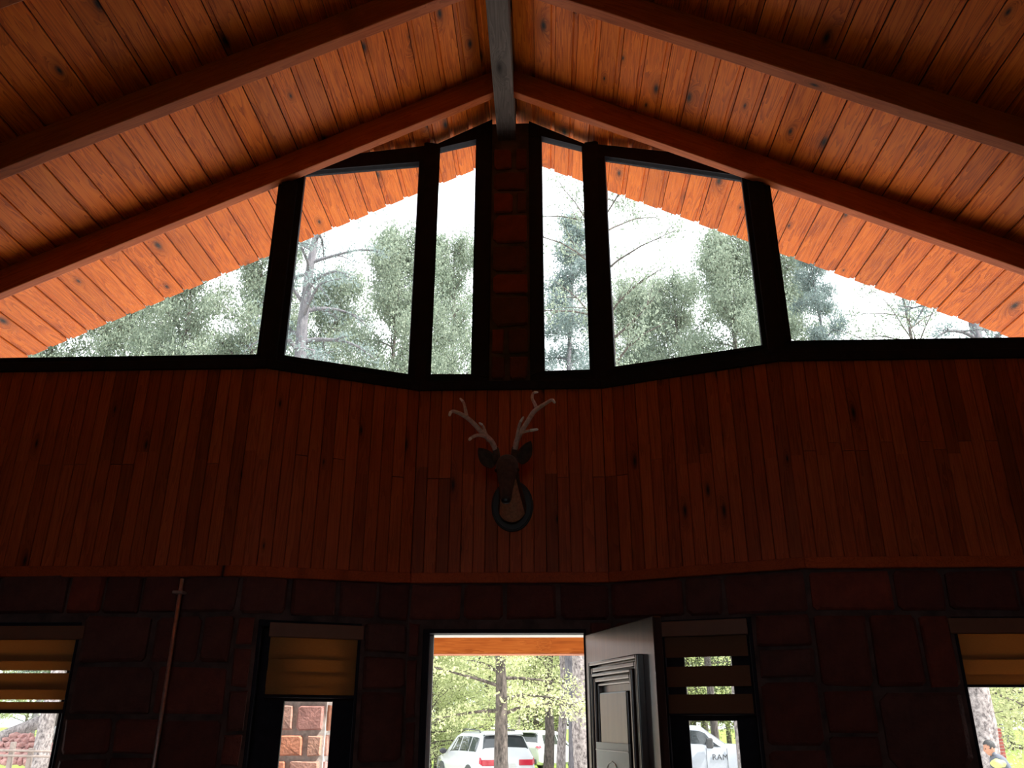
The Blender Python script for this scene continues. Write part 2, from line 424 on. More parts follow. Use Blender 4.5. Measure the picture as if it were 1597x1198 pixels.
PITCH = 0.1378
for sg in (-1, 1):
    sl = side_pts(sg); ang = math.atan(sl) * (-sg) * 1.0
    cosv = math.cos(math.atan(sl)); wd = PITCH / cosv - 0.006
    x0 = -0.252 if sg < 0 else -0.172 + 0.0
    edges = -0.393 + PITCH if sg < 0 else 0.104 - 2 * PITCH
    k0 = 0
    segs = [(0.4, 3.645), (3.647, 4.567), (4.569, Y_FRONT)]
    for i in range(-1, 33):
        xa = edges + sg * PITCH * i; xb = xa + sg * PITCH
        if (sg < 0 and xa > XR + 0.02) or (sg > 0 and xa < XR - 0.12): continue
        xm = (xa + xb) / 2
        if abs(xm - XR) > 4.75: continue
        for (ya, yb) in segs:
            ye = yb - 0.002 - (rng.uniform(0, 0.012) if yb == Y_FRONT else 0)
            me = plank_mesh(wd, round(yb - ya - 0.004, 3), 0.026, M['deck'], 0.012, 0.026)
            o = mobj('plank', me, None, ceil)
            # local X runs down the slope (towards the eaves), Z up out of the roof
            ex = Vector((sg * cosv, 0, -sl * cosv)); ez = Vector((sg * sl * cosv, 0, cosv)); ey = ez.cross(ex)
            if ez.z < 0: ez = -ez
            mt = Matrix.Identity(4)
            for r in range(3):
                mt[r][0] = ex[r]; mt[r][1] = ey[r]; mt[r][2] = ez[r]
            dz = rng.uniform(-0.0015, 0.002)
            mt.translation = Vector((xm - XR, (ya + ye) / 2, deck_z(xm) + dz + EYE - cz.z))
            o.matrix_local = mt

# rafters: (far edge y, near edge y)
def rafter(sg, y1, y0, h0=0.0, h1=0.19, xo=5.0):
    bm = bmesh.new(); xe = XR + sg * xo; xi = XR + sg * 0.05
    zz = lambda x, h: deck_z(x) - 0.19 + h
    L = [(xi, zz(xi, h0)), (xe, zz(xe, h0)), (xe, zz(xe, h1)), (xi, zz(xi, h1))]
    a = math.atan2(L[1][1] - L[0][1], L[1][0] - L[0][0])
    mid = Vector(((xi + xe) / 2, (y0 + y1) / 2, (zz(xi, h0) + zz(xe, h0)) / 2 + EYE))
    # local Y along the rafter so that grain follows it
    ey = Vector((math.cos(a), 0, math.sin(a))); ez = Vector((-math.sin(a), 0, math.cos(a)))
    if ez.z < 0: ez = -ez
    ex = ey.cross(ez)
    mt = Matrix.Identity(4)
    for r in range(3): mt[r][0] = ex[r]; mt[r][1] = ey[r]; mt[r][2] = ez[r]
    mt.translation = mid
    inv = mt.inverted()
    add_prism(bm, [inv @ Vector((x, y0, z + EYE)) for x, z in L], inv.to_3x3() @ Vector((0, y1 - y0, 0)))
    o = bobj('rafter', bm, M['rafter'], ceil); soft(o, 0.006, 2)
    o.matrix_local = Matrix.Translation(-cz) @ mt
    return o
for sg in (-1, 1):
    rafter(sg, 4.60, 4.532)
    rafter(sg, 3.685, 3.605)
    rafter(sg, 2.76, 2.68)
    rafter(sg, 1.0, 0.92); rafter(sg, -1.0, -1.08)
bm = bmesh.new(); add_box(bm, -0.068, 0.068, Y_BACK - 4, 5.02, deck_z(XR) - 0.265 - 4.2, deck_z(XR) + 0.02 - 4.2)
for v in bm.verts: v.co.y = max(v.co.y, Y_BACK)
o = bobj('ridge_beam', bm, M['ridge'], ceil); soft(o, 0.006)
# black bolt heads that show on the rafter faces
bm = bmesh.new()

# ------------------------------------------------------------------ front wall: mortar, stones, pine lining, moulding
wall = empty('wall_front', (0, 4.6, 0), kind='structure')
WO = Vector((0, 4.6, 0))
BAND_LO = [0.735, 0.735, 0.755, 0.755, 0.765, 0.768]
BAND_HI = [2.03] * 6
def lerp(a, b, f): return a + (b - a) * f
def band_lo(k, s): return lerp(BAND_LO[k], BAND_LO[k + 1], s / SLEN[k])

# openings in the stone part: segment -> (s0, s1, z0, z1)
OP = {}
s_w1 = hit(0, 128, 972); OP[0] = [(0.55, s_w1[0], -0.95, s_w1[1] + 0.005)]
a = hit(1, 404, 966); b = hit(1, 565, 968); OP[1] = [(a[0], b[0], -0.95, a[1])]
a = hit(2, 660, 982); b = hit(2, 914, 982); OP[2] = [(a[0], b[0], -1.6, a[1])]
a = hit(3, 1029, 962); b = hit(3, 1171, 962); OP[3] = [(a[0], b[0], -0.95, b[1])]
a = hit(4, 1483, 962); OP[4] = [(a[0], a[0] + 1.25, -0.95, a[1])]
ZW = 0.535                              # one course line above every opening
for k in OP: OP[k] = [(q[0], q[1], q[2], q[3]) for q in OP[k]]

bm = bmesh.new()
for k in range(5):
    xs = sorted({0.0, SLEN[k], *[q for o_ in OP[k] for q in o_[:2]]}); zs = sorted({-1.6, 0.78, *[q for o_ in OP[k] for q in o_[2:]]})
    for i in range(len(xs) - 1):
        for j in range(len(zs) - 1):
            sm, zm = (xs[i] + xs[i + 1]) / 2, (zs[j] + zs[j + 1]) / 2
            if any(q[0] < sm < q[1] and q[2] < zm < q[3] for q in OP[k]): continue
            add_hexa(bm, [wp(k, xs[i], zs[j]) - WO, wp(k, xs[i + 1], zs[j]) - WO, wp(k, xs[i + 1], zs[j], 0.26) - WO, wp(k, xs[i], zs[j], 0.26) - WO,
                          wp(k, xs[i], zs[j + 1]) - WO, wp(k, xs[i + 1], zs[j + 1]) - WO, wp(k, xs[i + 1], zs[j + 1], 0.26) - WO, wp(k, xs[i], zs[j + 1], 0.26) - WO])
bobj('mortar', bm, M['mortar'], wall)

def stone_piece(loop, out, depth, mat, parent, r=None):
    """irregular dressed stone: a loop of 3-D points on the wall face, 'out' towards the viewer"""
    r = r or rng
    cen = sum((Vector(p) for p in loop), Vector()) / len(loop)
    bm = bmesh.new(); out = Vector(out)
    a = [bm.verts.new(Vector(p) - out * 0.02 - cen) for p in loop]
    b = [bm.verts.new((Vector(p) - cen) * 0.985 + out * depth * 0.55) for p in loop]
    c = [bm.verts.new((Vector(p) - cen) * r.uniform(0.84, 0.9) + out * depth * r.uniform(0.92, 1.04)) for p in loop]
    d = bm.verts.new(out * depth * r.uniform(0.95, 1.1))
    n = len(loop)
    for i in range(n):
        j = (i + 1) % n
        bm.faces.new((a[i], a[j], b[j], b[i])); bm.faces.new((b[i], b[j], c[j], c[i])); bm.faces.new((c[i], c[j], d))
    o = bobj('stone', bm, mat, parent, False); o.location = cen
    return o

def rough_loop(s0, s1, z0, z1, r, j=0.02, cut=0.18):
    w_, h_ = s1 - s0, z1 - z0; q = min(w_, h_) * cut
    J = lambda: r.uniform(-j, j) * 0.5
    c = [q * r.uniform(0.3, 1.2) for _ in range(4)]
    return [(s0 + c[0], z0 + abs(J())), (s1 - c[1], z0 + abs(J())), (s1 - abs(J()), z0 + c[1]), (s1 - abs(J()), z1 - c[2]),
            (s1 - c[2], z1 - abs(J())), (s0 + c[3], z1 - abs(J())), (s0 + abs(J()), z1 - c[3]), (s0 + abs(J()), z0 + c[0])]

for k in range(5):
    n2 = _nrm(PLv[k], PLv[k + 1]); out = Vector((-n2.x, -n2.y, 0))
    rows = [(ZW, 0.76)]; z = ZW
    while z > -1.1:
        h = rng.choice([0.20, 0.26, 0.33, 0.38]); rows.append((z - h, z)); z -= h
    for (z0, z1) in rows:
        blocks = sorted((q[0] - 0.012, q[1] + 0.012) for q in OP[k] if q[2] < z1 - 0.02 and q[3] > z0 + 0.06)
        free = []; s = 0.0 if k else 0.1
        for (b0, b1) in blocks:
            if b0 - s > 0.06: free.append((s, b0))
            s = max(s, b1)
        e = SLEN[k] if k < 4 else 2.9
        if e - s > 0.06: free.append((s, e))
        for (f0, f1) in free:
            s = f0
            while s < f1 - 0.02:
                wd = rng.uniform(0.20, 0.46)
                if f1 - (s + wd) < 0.14: wd = f1 - s
                s1 = min(f1, s + wd)
                parts = [(z0, z1)]
                if z1 - z0 > 0.3 and rng.random() < 0.35:
                    zc = z0 + (z1 - z0) * rng.uniform(0.4, 0.6); parts = [(z0, zc), (zc, z1)]
                for (a0, a1) in parts:
                    g = rng.uniform(0.002, 0.007)
                    lp = rough_loop(s + g, s1 - g, a0 + g, a1 - g, rng, 0.024, 0.12)
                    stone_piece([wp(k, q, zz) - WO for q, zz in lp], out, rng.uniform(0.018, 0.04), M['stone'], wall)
                s = s1

# pine lining: narrow upright boards, each facet cut to whole boards
bm = bmesh.new()
for k in range(5):
    add_hexa(bm, [wp(k, 0, 0.78, 0.0) - WO, wp(k, SLEN[k], 0.78, 0.0) - WO, wp(k, SLEN[k], 0.78, 0.2) - WO, wp(k, 0, 0.78, 0.2) - WO,
                  wp(k, 0, 2.03, 0.0) - WO, wp(k, SLEN[k], 2.03, 0.0) - WO, wp(k, SLEN[k], 2.03, 0.2) - WO, wp(k, 0, 2.03, 0.2) - WO])
bobj('lining_backing', bm, M['inner'], wall)
for k in range(5):
    n = round(SLEN[k] / 0.0725); wd = SLEN[k] / n
    d2 = (PLv[k + 1] - PLv[k]).normalized(); n2 = _nrm(PLv[k], PLv[k + 1])
    ex = Vector((d2.x, d2.y, 0)); ey = Vector((0, 0, 1)); ez = Vector((n2.x, n2.y, 0))      # face looks to -Z = into the room
    for i in range(n):
        s = (i + 0.5) * wd
        if (k == 0 and s < 0.3) or (k == 4 and s > 2.8): continue
        lo, hi = band_lo(k, s) + 0.03, 2.012
        cuts = [lo, hi]
        if rng.random() < 0.55: cuts = [lo, lerp(lo, hi, rng.choice([0.5, 0.52, 0.56])), hi]
        for j in range(len(cuts) - 1):
            ln = round(cuts[j + 1] - cuts[j] - 0.0015, 2)
            me = plank_mesh(wd - 0.0022, ln, 0.012, M['band'])
            o = mobj('plank', me, None, wall)
            mt = Matrix.Identity(4)
            for r in range(3): mt[r][0] = -ex[r]; mt[r][1] = ey[r]; mt[r][2] = ez[r]
            p = wp(k, s, (cuts[j] + cuts[j + 1]) / 2, -0.014 + rng.uniform(-0.001, 0.001)) - WO
            mt.translation = p; o.matrix_local = mt
    # moulding under the boards
    bm = bmesh.new(); lo0, lo1 = BAND_LO[k], BAND_LO[k + 1]
    add_hexa(bm, [wp(k, 0, lo0, -0.036) - WO, wp(k, SLEN[k], lo1, -0.036) - WO, wp(k, SLEN[k], lo1, 0.01) - WO, wp(k, 0, lo0, 0.01) - WO,
                  wp(k, 0, lo0 + 0.062, -0.026) - WO, wp(k, SLEN[k], lo1 + 0.062, -0.026) - WO, wp(k, SLEN[k], lo1 + 0.062, 0.01) - WO, wp(k, 0, lo0 + 0.062, 0.01) - WO])
    soft(bobj('moulding', bm, M['band'], wall), 0.004)

# ------------------------------------------------------------------ upper windows
SILL = 2.0
def bar(name, k, pts, d0, d1, mat, parent, org):
    """prism on segment k: pts = loop of (s, z), from depth d0 to d1"""
    bm = bmesh.new(); n = len(pts)
    a = [bm.verts.new(wp(k, s, z, d0) - org) for s, z in pts]; b = [bm.verts.new(wp(k, s, z, d1) - org) for s, z in pts]
    bm.faces.new(a); bm.faces.new(b[::-1])
    for i in range(n): bm.faces.new((a[i], b[i], b[(i + 1) % n], a[(i + 1) % n]))
    return soft(bobj(name, bm, mat, parent), 0.003)

def zx(k, s, off=0.0, d=0.03):         # roof underside above a point of the wall line
    return deck_z(wp(k, s, 0, d).x) + off

GD = 0.035                              # glass plane
def upper_window(n, k, glass, s0, s1, top0, top1, sill=None):
    """glass: 4 corners in photo order bl, br, tr, tl as (s, z); s0..s1, top0/top1: outer limits of the frame"""
    org = wp(k, (s0 + s1) / 2, SILL)
    wn = empty('window_%d' % n, org, kind='structure')
    (bl, br, tr, tl) = glass
    bar('frame_bottom', k, [(s0, SILL), (s1, SILL), (s1, br[1] - 0.03), (br[0], br[1]), (bl[0], bl[1]), (s0, bl[1] - 0.03)], -0.01, 0.055, M['frame'], wn, org)
    bar('frame_side', k, [(s0, bl[1] - 0.03), bl, tl, (s0, tl[1])], -0.012, 0.055, M['frame'], wn, org)
    bar('frame_side', k, [br, (s1, br[1] - 0.03), (s1, tr[1]), tr], -0.012, 0.055, M['frame'], wn, org)
    bar('frame_top', k, [(s0, tl[1]), tl, tr, (s1, tr[1]), (s1, top1), (s0, top0)], -0.012, 0.055, M['frame'], wn, org)
    # raised stop bead round the glass
    m_ = 0.012
    bm = bmesh.new()
    c = [Vector((q[0], q[1])) for q in glass]; cc = sum(c, Vector((0, 0))) / 4
    o_ = [q + (q - cc).normalized() * 0.022 for q in c]
    for i in range(4):
        j = (i + 1) % 4
        add_hexa(bm, [wp(k, c[i].x, c[i].y, -0.018) - org, wp(k, c[j].x, c[j].y, -0.018) - org, wp(k, c[j].x, c[j].y, 0.03) - org, wp(k, c[i].x, c[i].y, 0.03) - org,
                      wp(k, o_[i].x, o_[i].y, -0.018) - org, wp(k, o_[j].x, o_[j].y, -0.018) - org, wp(k, o_[j].x, o_[j].y, 0.03) - org, wp(k, o_[i].x, o_[i].y, 0.03) - org])
    bobj('glazing_bead', bm, M['frame'], wn)
    bm = bmesh.new()
    bm.faces.new([bm.verts.new(wp(k, q.x, q.y, GD) - org) for q in c])
    bobj('pane', bm, M['glass'], wn)
    return wn

# side triangles: the glass runs up behind the rafter to the roof boards
H = lambda k, px, py: hit(k, px, py, 0.0)
HO = lambda k, px, py: hit(k, px, py, 0.055)
# left triangle (segment 0)
sR = H(0, 401, 553)[0]; sRt = H(0, 433, 290)[0]
zs = 2.082
gl = [(0.62, zs), (sR, zs), (sR, zx(0, sR) - 0.02), (0.62, zx(0, 0.62) - 0.02)]
upper_window(1, 0, gl, 0.4, SLEN[0] - 0.02, zx(0, 0.4) + 0.02, zx(0, SLEN[0]) + 0.02)
# left trapezoid (segment 1)
bl, br, tr, tl = H(1, 444, 556), H(1, 637, 585), HO(1, 650, 261), HO(1, 474, 276)
sl_, sr_ = (bl[0] + tl[0]) / 2, (br[0] + tr[0]) / 2
upper_window(2, 1, [(sl_, bl[1]), (sr_, br[1]), (sr_, tr[1]), (sl_, tl[1])], 0.0, SLEN[1] - 0.03, zx(1, 0) - 0.02, zx(1, SLEN[1]) - 0.035)
# narrow left (segment 2)
bl, br, tr, tl = H(2, 675, 585), H(2, 737, 585), HO(2, 741, 227), HO(2, 685, 240)
sl_, sr_ = (bl[0] + tl[0]) / 2, (br[0] + tr[0]) / 2
s_c0 = H(2, 765, 400)[0]; s_c1 = H(2, 826, 400)[0]
upper_window(3, 2, [(sl_, bl[1]), (sr_, br[1]), (sr_, tr[1]), (sl_, tl[1])], 0.03, s_c0, zx(2, 0.03) - 0.035, zx(2, s_c0) - 0.02)
# narrow right
bl, br, tr, tl = H(2, 848, 580), H(2, 918, 578), HO(2, 909, 238), HO(2, 846, 222)
sl_, sr_ = (bl[0] + tl[0]) / 2, (br[0] + tr[0]) / 2
upper_window(4, 2, [(sl_, bl[1]), (sr_, br[1]), (sr_, tr[1]), (sl_, tl[1])], s_c1, SLEN[2] - 0.03, zx(2, s_c1) - 0.02, zx(2, SLEN[2]) - 0.03)
# right trapezoid (segment 3)
bl, br, tr, tl = H(3, 961, 573), H(3, 1189, 540), HO(3, 1158, 284), HO(3, 945, 253)
sl_, sr_ = (bl[0] + tl[0]) / 2, (br[0] + tr[0]) / 2
upper_window(5, 3, [(sl_, bl[1]), (sr_, br[1]), (sr_, tr[1]), (sl_, tl[1])], 0.03, SLEN[3], zx(3, 0.03) - 0.02, zx(3, SLEN[3]) - 0.02)
# right triangle (segment 4)
sL = H(4, 1234, 533)[0]; z4 = 2.12
upper_window(6, 4, [(sL, z4), (2.6, z4), (2.6, zx(4, 2.6) - 0.02), (sL, zx(4, sL) - 0.02)], 0.02, 2.8, zx(4, 0.02) + 0.02, zx(4, 2.8) + 0.02)
# corner posts between the facets and the stone pier under the ridge
tn = 1
for (i, wdt) in ((1, 0.05), (2, 0.05), (3, 0.05), (4, 0.05)):
    p = PLv[i]; d = MIT[i].normalized(); e = Vector((d.y, -d.x))
    zt = deck_z(p.x) - (0.01 if i in (2, 3) else 0.0)
    bm = bmesh.new()
    lo = [p - d * 0.02 - e * wdt, p - d * 0.02 + e * wdt, p + d * 0.09 + e * wdt, p + d * 0.09 - e * wdt]
    if i in (1, 4): zt -= 0.19
    add_hexa(bm, [(q.x - p.x, q.y - p.y, 0) for q in lo] + [(q.x - p.x, q.y - p.y, zt - SILL) for q in lo])
    o = bobj('trim_%d' % tn, bm, M['frame']); tn += 1; o.location = (p.x, p.y, SILL + EYE); tag(o, kind='structure'); soft(o, 0.004)
# stool along the foot of the windows
for k in range(5):
    org = wp(k, SLEN[k] / 2, SILL); bm = bmesh.new()
    add_hexa(bm, [wp(k, 0, 1.985, -0.03) - org, wp(k, SLEN[k], 1.985, -0.03) - org, wp(k, SLEN[k], 1.985, 0.0) - org, wp(k, 0, 1.985, 0.0) - org,
                  wp(k, 0, 2.045, -0.03) - org, wp(k, SLEN[k], 2.045, -0.03) - org, wp(k, SLEN[k], 2.045, 0.0) - org, wp(k, 0, 2.045, 0.0) - org])
    o = bobj('trim_%d' % tn, bm, M['frame']); tn += 1; o.location = org; tag(o, kind='structure'); soft(o, 0.004)
org = wp(2, (s_c0 + s_c1) / 2, SILL)
pier = empty('pier', org, kind='structure')
bar('mortar', 2, [(s_c0, SILL), (s_c1, SILL), (s_c1, 4.13), (s_c0, 4.13)], 0.0, 0.14, M['mortar'], pier, org)
z = SILL + 0.05
while z < 3.8:
    h = rng.uniform(0.16, 0.26); cut = s_c0 + (s_c1 - s_c0) * rng.uniform(0.35, 0.65)
    spans = [(s_c0, s_c1)] if rng.random() < 0.5 else [(s_c0, cut), (cut, s_c1)]
    for (a0, a1) in spans:
        lp = rough_loop(a0 + 0.012, a1 - 0.012, z + 0.008, min(z + h, 3.93) - 0.008, rng)
        stone_piece([wp(2, q, zz) - org for q, zz in lp], Vector((0, -1, 0)), 0.02, M['stone'], pier)
    z += h

# ------------------------------------------------------------------ lower windows with zebra blinds
FD = 0.13                               # how deep the casement stands in the wall
def lower_window(n, k, gpx, blind, label, bx, transom, fab='fabric'):
    """gpx: glass (left px, right px, top px); blind: list of (top px, bottom px, layer); bx: blind left/right px; transom: bottom px"""
    s0, s1, z0, z1 = OP[k][0]
    org = wp(k, (s0 + s1) / 2, z0)
    wn = empty('window_%d' % n, org, kind='structure')
    xm = gpx[3]
    g0 = hit(k, gpx[0], gpx[3], FD)[0] if gpx[0] is not None else s0 + 0.07
    g1 = hit(k, gpx[1], gpx[3], FD)[0] if gpx[1] is not None else s1 - 0.07
    zt = hit(k, (gpx[0] or gpx[1]), gpx[2], FD)[1]
    ztop = z1
    zb = z0 + 0.06
    # outer frame, then the sash lights
    bar('frame_top', k, [(s0, z1 - 0.035), (s1, z1 - 0.035), (s1, z1), (s0, z1)], 0.0, FD + 0.05, M['frame'], wn, org)
    bar('frame_bottom', k, [(s0, z0), (s1, z0), (s1, zb), (s0, zb)], 0.0, FD + 0.05, M['frame'], wn, org)
    bar('frame_side', k, [(s0, zb), (g0, zb), (g0, z1 - 0.035), (s0, z1 - 0.035)], FD - 0.03, FD + 0.03, M['frame'], wn, org)
    bar('frame_side', k, [(g1, zb), (s1, zb), (s1, z1 - 0.035), (g1, z1 - 0.035)], FD - 0.03, FD + 0.03, M['frame'], wn, org)
    bar('jamb', k, [(s0, zb), (s0 + 0.018, zb), (s0 + 0.018, z1 - 0.035), (s0, z1 - 0.035)], 0.0, FD - 0.03, M['frame'], wn, org)
    bar('jamb', k, [(s1 - 0.018, zb), (s1, zb), (s1, z1 - 0.035), (s1 - 0.018, z1 - 0.035)], 0.0, FD - 0.03, M['frame'], wn, org)
    if transom:
        zt2 = zt + 0.05
        bar('transom', k, [(g0, zt), (g1, zt), (g1, zt2), (g0, zt2)], FD - 0.03, FD + 0.03, M['frame'], wn, org)
    bm = bmesh.new(); bm.faces.new([bm.verts.new(wp(k, s, z, FD + 0.01) - org) for s, z in ((g0, zb), (g1, zb), (g1, z1 - 0.035), (g0, z1 - 0.035))])
    bobj('pane', bm, M['glass'], wn)
    # the blind hangs in front of the casement
    BD = 0.012
    b0 = hit(k, bx[0], bx[2], BD)[0] if bx[0] is not None else s0 + 0.05
    b1 = hit(k, bx[1], bx[2], BD)[0] if bx[1] is not None else s1 - 0.05
    pxm = (bx[0] or bx[1]) if (bx[0] is None or bx[1] is None) else (bx[0] + bx[1]) / 2
    zz = lambda py: hit(k, pxm, py, BD)[1]
    bo = wp(k, (b0 + b1) / 2, zz(blind[0][0]), BD)
    bl = empty('zebra_blind', bo, label=label, cat='window blind', group='banded roller blinds')
    h = blind[0]
    bar('headrail', k, [(b0, zz(h[1])), (b1, zz(h[1])), (b1, zz(h[0])), (b0, zz(h[0]))], BD - 0.035, BD + 0.03, M['headrail'], bl, bo)
    for (t_, b_, lay) in blind[1:-1]:
        dd = BD + (0.0 if lay == 0 else 0.016)
        o = bar('fabric_band', k, [(b0 + 0.008, zz(b_)), (b1 - 0.008, zz(b_)), (b1 - 0.008, zz(t_)), (b0 + 0.008, zz(t_))], dd, dd + 0.0016, M[fab], bl, bo)
        o.modifiers.clear()
    q = blind[-1]
    bar('bottom_rail', k, [(b0, zz(q[1])), (b1, zz(q[1])), (b1, zz(q[0])), (b0, zz(q[0]))], BD - 0.01, BD + 0.024, M['frame'], bl, bo)

lower_window(7, 0, (None, 93, 1117, 1150), [(977, 998), (997, 1031, 0), (1021, 1045.5, 1), (1050, 1076, 0), (1064, 1091.5, 1), (1095, 1107, 0), (1107, 1113)],
             'golden banded blind over the window beside the rubble pile view, two bright slits', (None, 126, 1040), False)
lower_window(8, 1, (432, 508, 1094, 1130), [(974, 996), (995, 1029, 0), (1024, 1053, 1), (1048, 1074, 0), (1070, 1086, 1), (1084, 1089)],
             'closed dim banded blind over the narrow window facing the stone pillar', (414, 563, 1040), True)
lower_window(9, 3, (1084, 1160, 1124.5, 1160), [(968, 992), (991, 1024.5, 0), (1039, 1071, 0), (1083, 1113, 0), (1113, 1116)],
             'shaded open banded blind behind the open door, two see-through gaps', (1032, 1172, 1040), True, 'fabric_shaded')
lower_window(10, 4, (1511, None, 1078, 1130), [(965, 989), (988, 1029, 0), (1022, 1056, 1), (1052, 1068, 0), (1068, 1072)],
             'golden banded blind over the window where a person passes outside, fully closed', (1487, None, 1030), False)

# ------------------------------------------------------------------ doorway and open door
s0, s1, z0, z1 = OP[2][0]
org = wp(2, (s0 + s1) / 2, -1.6)
d1 = empty('door_1', org, kind='structure')
dl, dr_ = hit(2, 668, 1050)[0], hit(2, 912, 1050)[0]; dt = hit(2, 790, 988)[1]
bar('frame_head', 2, [(s0, dt), (s1, dt), (s1, z1), (s0, z1)], -0.02, 0.10, M['frame'], d1, org)
bar('frame_side', 2, [(s0, -1.6), (dl, -1.6), (dl, dt), (s0, dt)], -0.02, 0.10, M['frame'], d1, org)
bar('frame_side', 2, [(dr_, -1.6), (s1, -1.6), (s1, dt), (dr_, dt)], -0.02, 0.10, M['frame'], d1, org)
bar('reveal', 2, [(s0, -1.6), (dl + 0.03, -1.6), (dl + 0.03, dt), (s0, dt)], 0.10, 0.26, M['steel'], d1, org)
bar('reveal', 2, [(dr_ - 0.004, -1.6), (s1, -1.6), (s1, dt), (dr_ - 0.004, dt)], 0.10, 0.26, M['steel'], d1, org)
bar('reveal', 2, [(s0, dt), (s1, dt), (s1, z1), (s0, z1)], 0.10, 0.26, M['steel'], d1, org)
# leaf: local x from hinge to free edge, local y = 0 outer face, z up from the floor
hinge = wp(2, dr_, -1.6) - org + Vector((0.0, -0.02, 0))
free = Vector((0.493, 4.05, 0)) - Vector((org.x, org.y, 0))
dv = Vector((free.x - hinge.x, free.y - hinge.y)); LW = dv.length; LH = dt + 1.6 - 0.012
bm = bmesh.new(); add_box(bm, 0, LW, 0.006, 0.05, 0.006, LH)
leaf = bobj('door_leaf', bm, M['door'], d1); soft(leaf, 0.004)
leaf.location = hinge; leaf.rotation_euler = (0, 0, math.atan2(dv.y, dv.x))
def frame_ring(x0, x1, z0, z1, wd, y0, y1, name='moulding', mat='door', bev=0.006):
    bm = bmesh.new()
    for (a0, a1, b0, b1) in ((x0, x0 + wd, z0, z1), (x1 - wd, x1, z0, z1), (x0 + wd, x1 - wd, z0, z0 + wd), (x0 + wd, x1 - wd, z1 - wd, z1)):
        add_box(bm, a0, a1, y0, y1, b0, b1)
    o = bobj(name, bm, M[mat], leaf); soft(o, bev, 2); return o
# which side of the leaf looks towards the doorway: local -y (x axis points into the room)
def tier(x0, x1, z0, z1):
    frame_ring(x0, x1, z0, z1, 0.020, -0.030, 0.01)
    frame_ring(x0 + 0.030, x1 - 0.030, z0 + 0.030, z1 - 0.030, 0.024, -0.024, 0.01)
    frame_ring(x0 + 0.062, x1 - 0.062, z0 + 0.062, z1 - 0.062, 0.016, -0.038, 0.01)
    frame_ring(x0 + 0.084, x1 - 0.084, z0 + 0.084, z1 - 0.084, 0.022, -0.030, 0.01)
    frame_ring(x0 + 0.112, x1 - 0.112, z0 + 0.112, z1 - 0.112, 0.014, -0.020, 0.01)
    bm = bmesh.new(); add_box(bm, x0 + 0.16, x1 - 0.16, -0.026, 0.01, z0 + 0.16, z1 - 0.16)
    soft(bobj('panel', bm, M['door'], leaf), 0.008, 2)
tier(0.135, LW - 0.135, 1.02, LH - 0.16)
tier(0.135, LW - 0.135, 0.14, 0.94)
bm = bmesh.new(); add_tube(bm, [(LW - 0.06, 0.0, 0.98), (LW - 0.06, -0.05, 0.98)], 0.012, 10); add_tube(bm, [(LW - 0.06, -0.05, 0.98), (LW - 0.17, -0.055, 0.98)], 0.010, 10)
bobj('door_handle', bm, M['metal'], leaf, True)

# the notice fixed to the door panel
leafm = Matrix.Translation(org) @ Matrix.Translation(hinge) @ Matrix.Rotation(math.atan2(dv.y, dv.x), 4, 'Z')
nx0, nx1, nz1 = 0.255, LW - 0.27, 1.50
sh = empty('notice_sheet', leafm @ Vector(((nx0 + nx1) / 2, -0.034, nz1 - 0.2)), math.atan2(dv.y, dv.x),
           'pale grey-green notice sheet fixed to the dark open door', 'sign')
bm = bmesh.new(); add_box(bm, -(nx1 - nx0) / 2, (nx1 - nx0) / 2, -0.004, 0.007, -0.2, 0.2); bobj('sheet', bm, M['paper'], sh)
bm = bmesh.new(); add_tube(bm, [(-(nx1 - nx0) / 2, -0.005, 0.165), ((nx1 - nx0) / 2, -0.005, 0.165)], 0.004, 6)
bobj('border_line', bm, M['paper_line'], sh)
bm = bmesh.new(); aw = (nx1 - nx0) * 0.2
add_tube(bm, [(-aw, -0.005, -0.12), (-aw, -0.005, 0.03), (-aw * 0.9, -0.005, 0.075), (-aw * 0.5, -0.005, 0.105), (0, -0.005, 0.115), (aw * 0.5, -0.005, 0.105), (aw * 0.9, -0.005, 0.075), (aw, -0.005, 0.03), (aw, -0.005, -0.12)], 0.004, 6)
bobj('arch_outline', bm, M['paper_line'], sh)

# ------------------------------------------------------------------ conduit on the left stone wall
c0, c1 = hit(0, 281, 903, -0.06), hit(0, 232, 1198, -0.06)
pa = wp(0, c0[0], c0[1] + 0.02, -0.06); sm = (c0[0] + c1[0]) / 2
cd = empty('conduit_pipe', wp(0, sm, -1.6, -0.06), label='thin grey metal conduit running down the left stone wall', cat='pipe')
bm = bmesh.new(); add_tube(bm, [Vector((0, 0, 0)), Vector((c0[0] - sm, 0, c0[1] + 1.6))], 0.011, 10); bobj('pipe', bm, M['metal'], cd, True)
bm = bmesh.new(); zc = hit(0, 275, 924, -0.06)
add_box(bm, zc[0] - sm - 0.03, zc[0] - sm + 0.03, -0.013, 0.035, zc[1] + 1.6 - 0.008, zc[1] + 1.6 + 0.008)
soft(bobj('clamp', bm, M['metal'], cd), 0.003)

# ------------------------------------------------------------------ deer head trophy on the pine lining
pc = at(799, 789, 4.975)
deer = empty('deer_head', pc, label='mounted deer head with branching antlers on a black oval plaque', cat='hunting trophy')
L = lambda px, py, Y: at(px, py, Y) - pc
bm = bmesh.new()
for (r0, r1, y0, y1) in ((0.128, 0.160, 0.010, -0.008), (0.120, 0.152, -0.008, -0.020)):
    n = 40
    add_prism(bm, [(r0 * math.cos(2 * PI * i / n), y0, r1 * math.sin(2 * PI * i / n)) for i in range(n)], (0, y1 - y0, 0))
soft(bobj('plaque', bm, M['plaque'], deer), 0.004, 2)
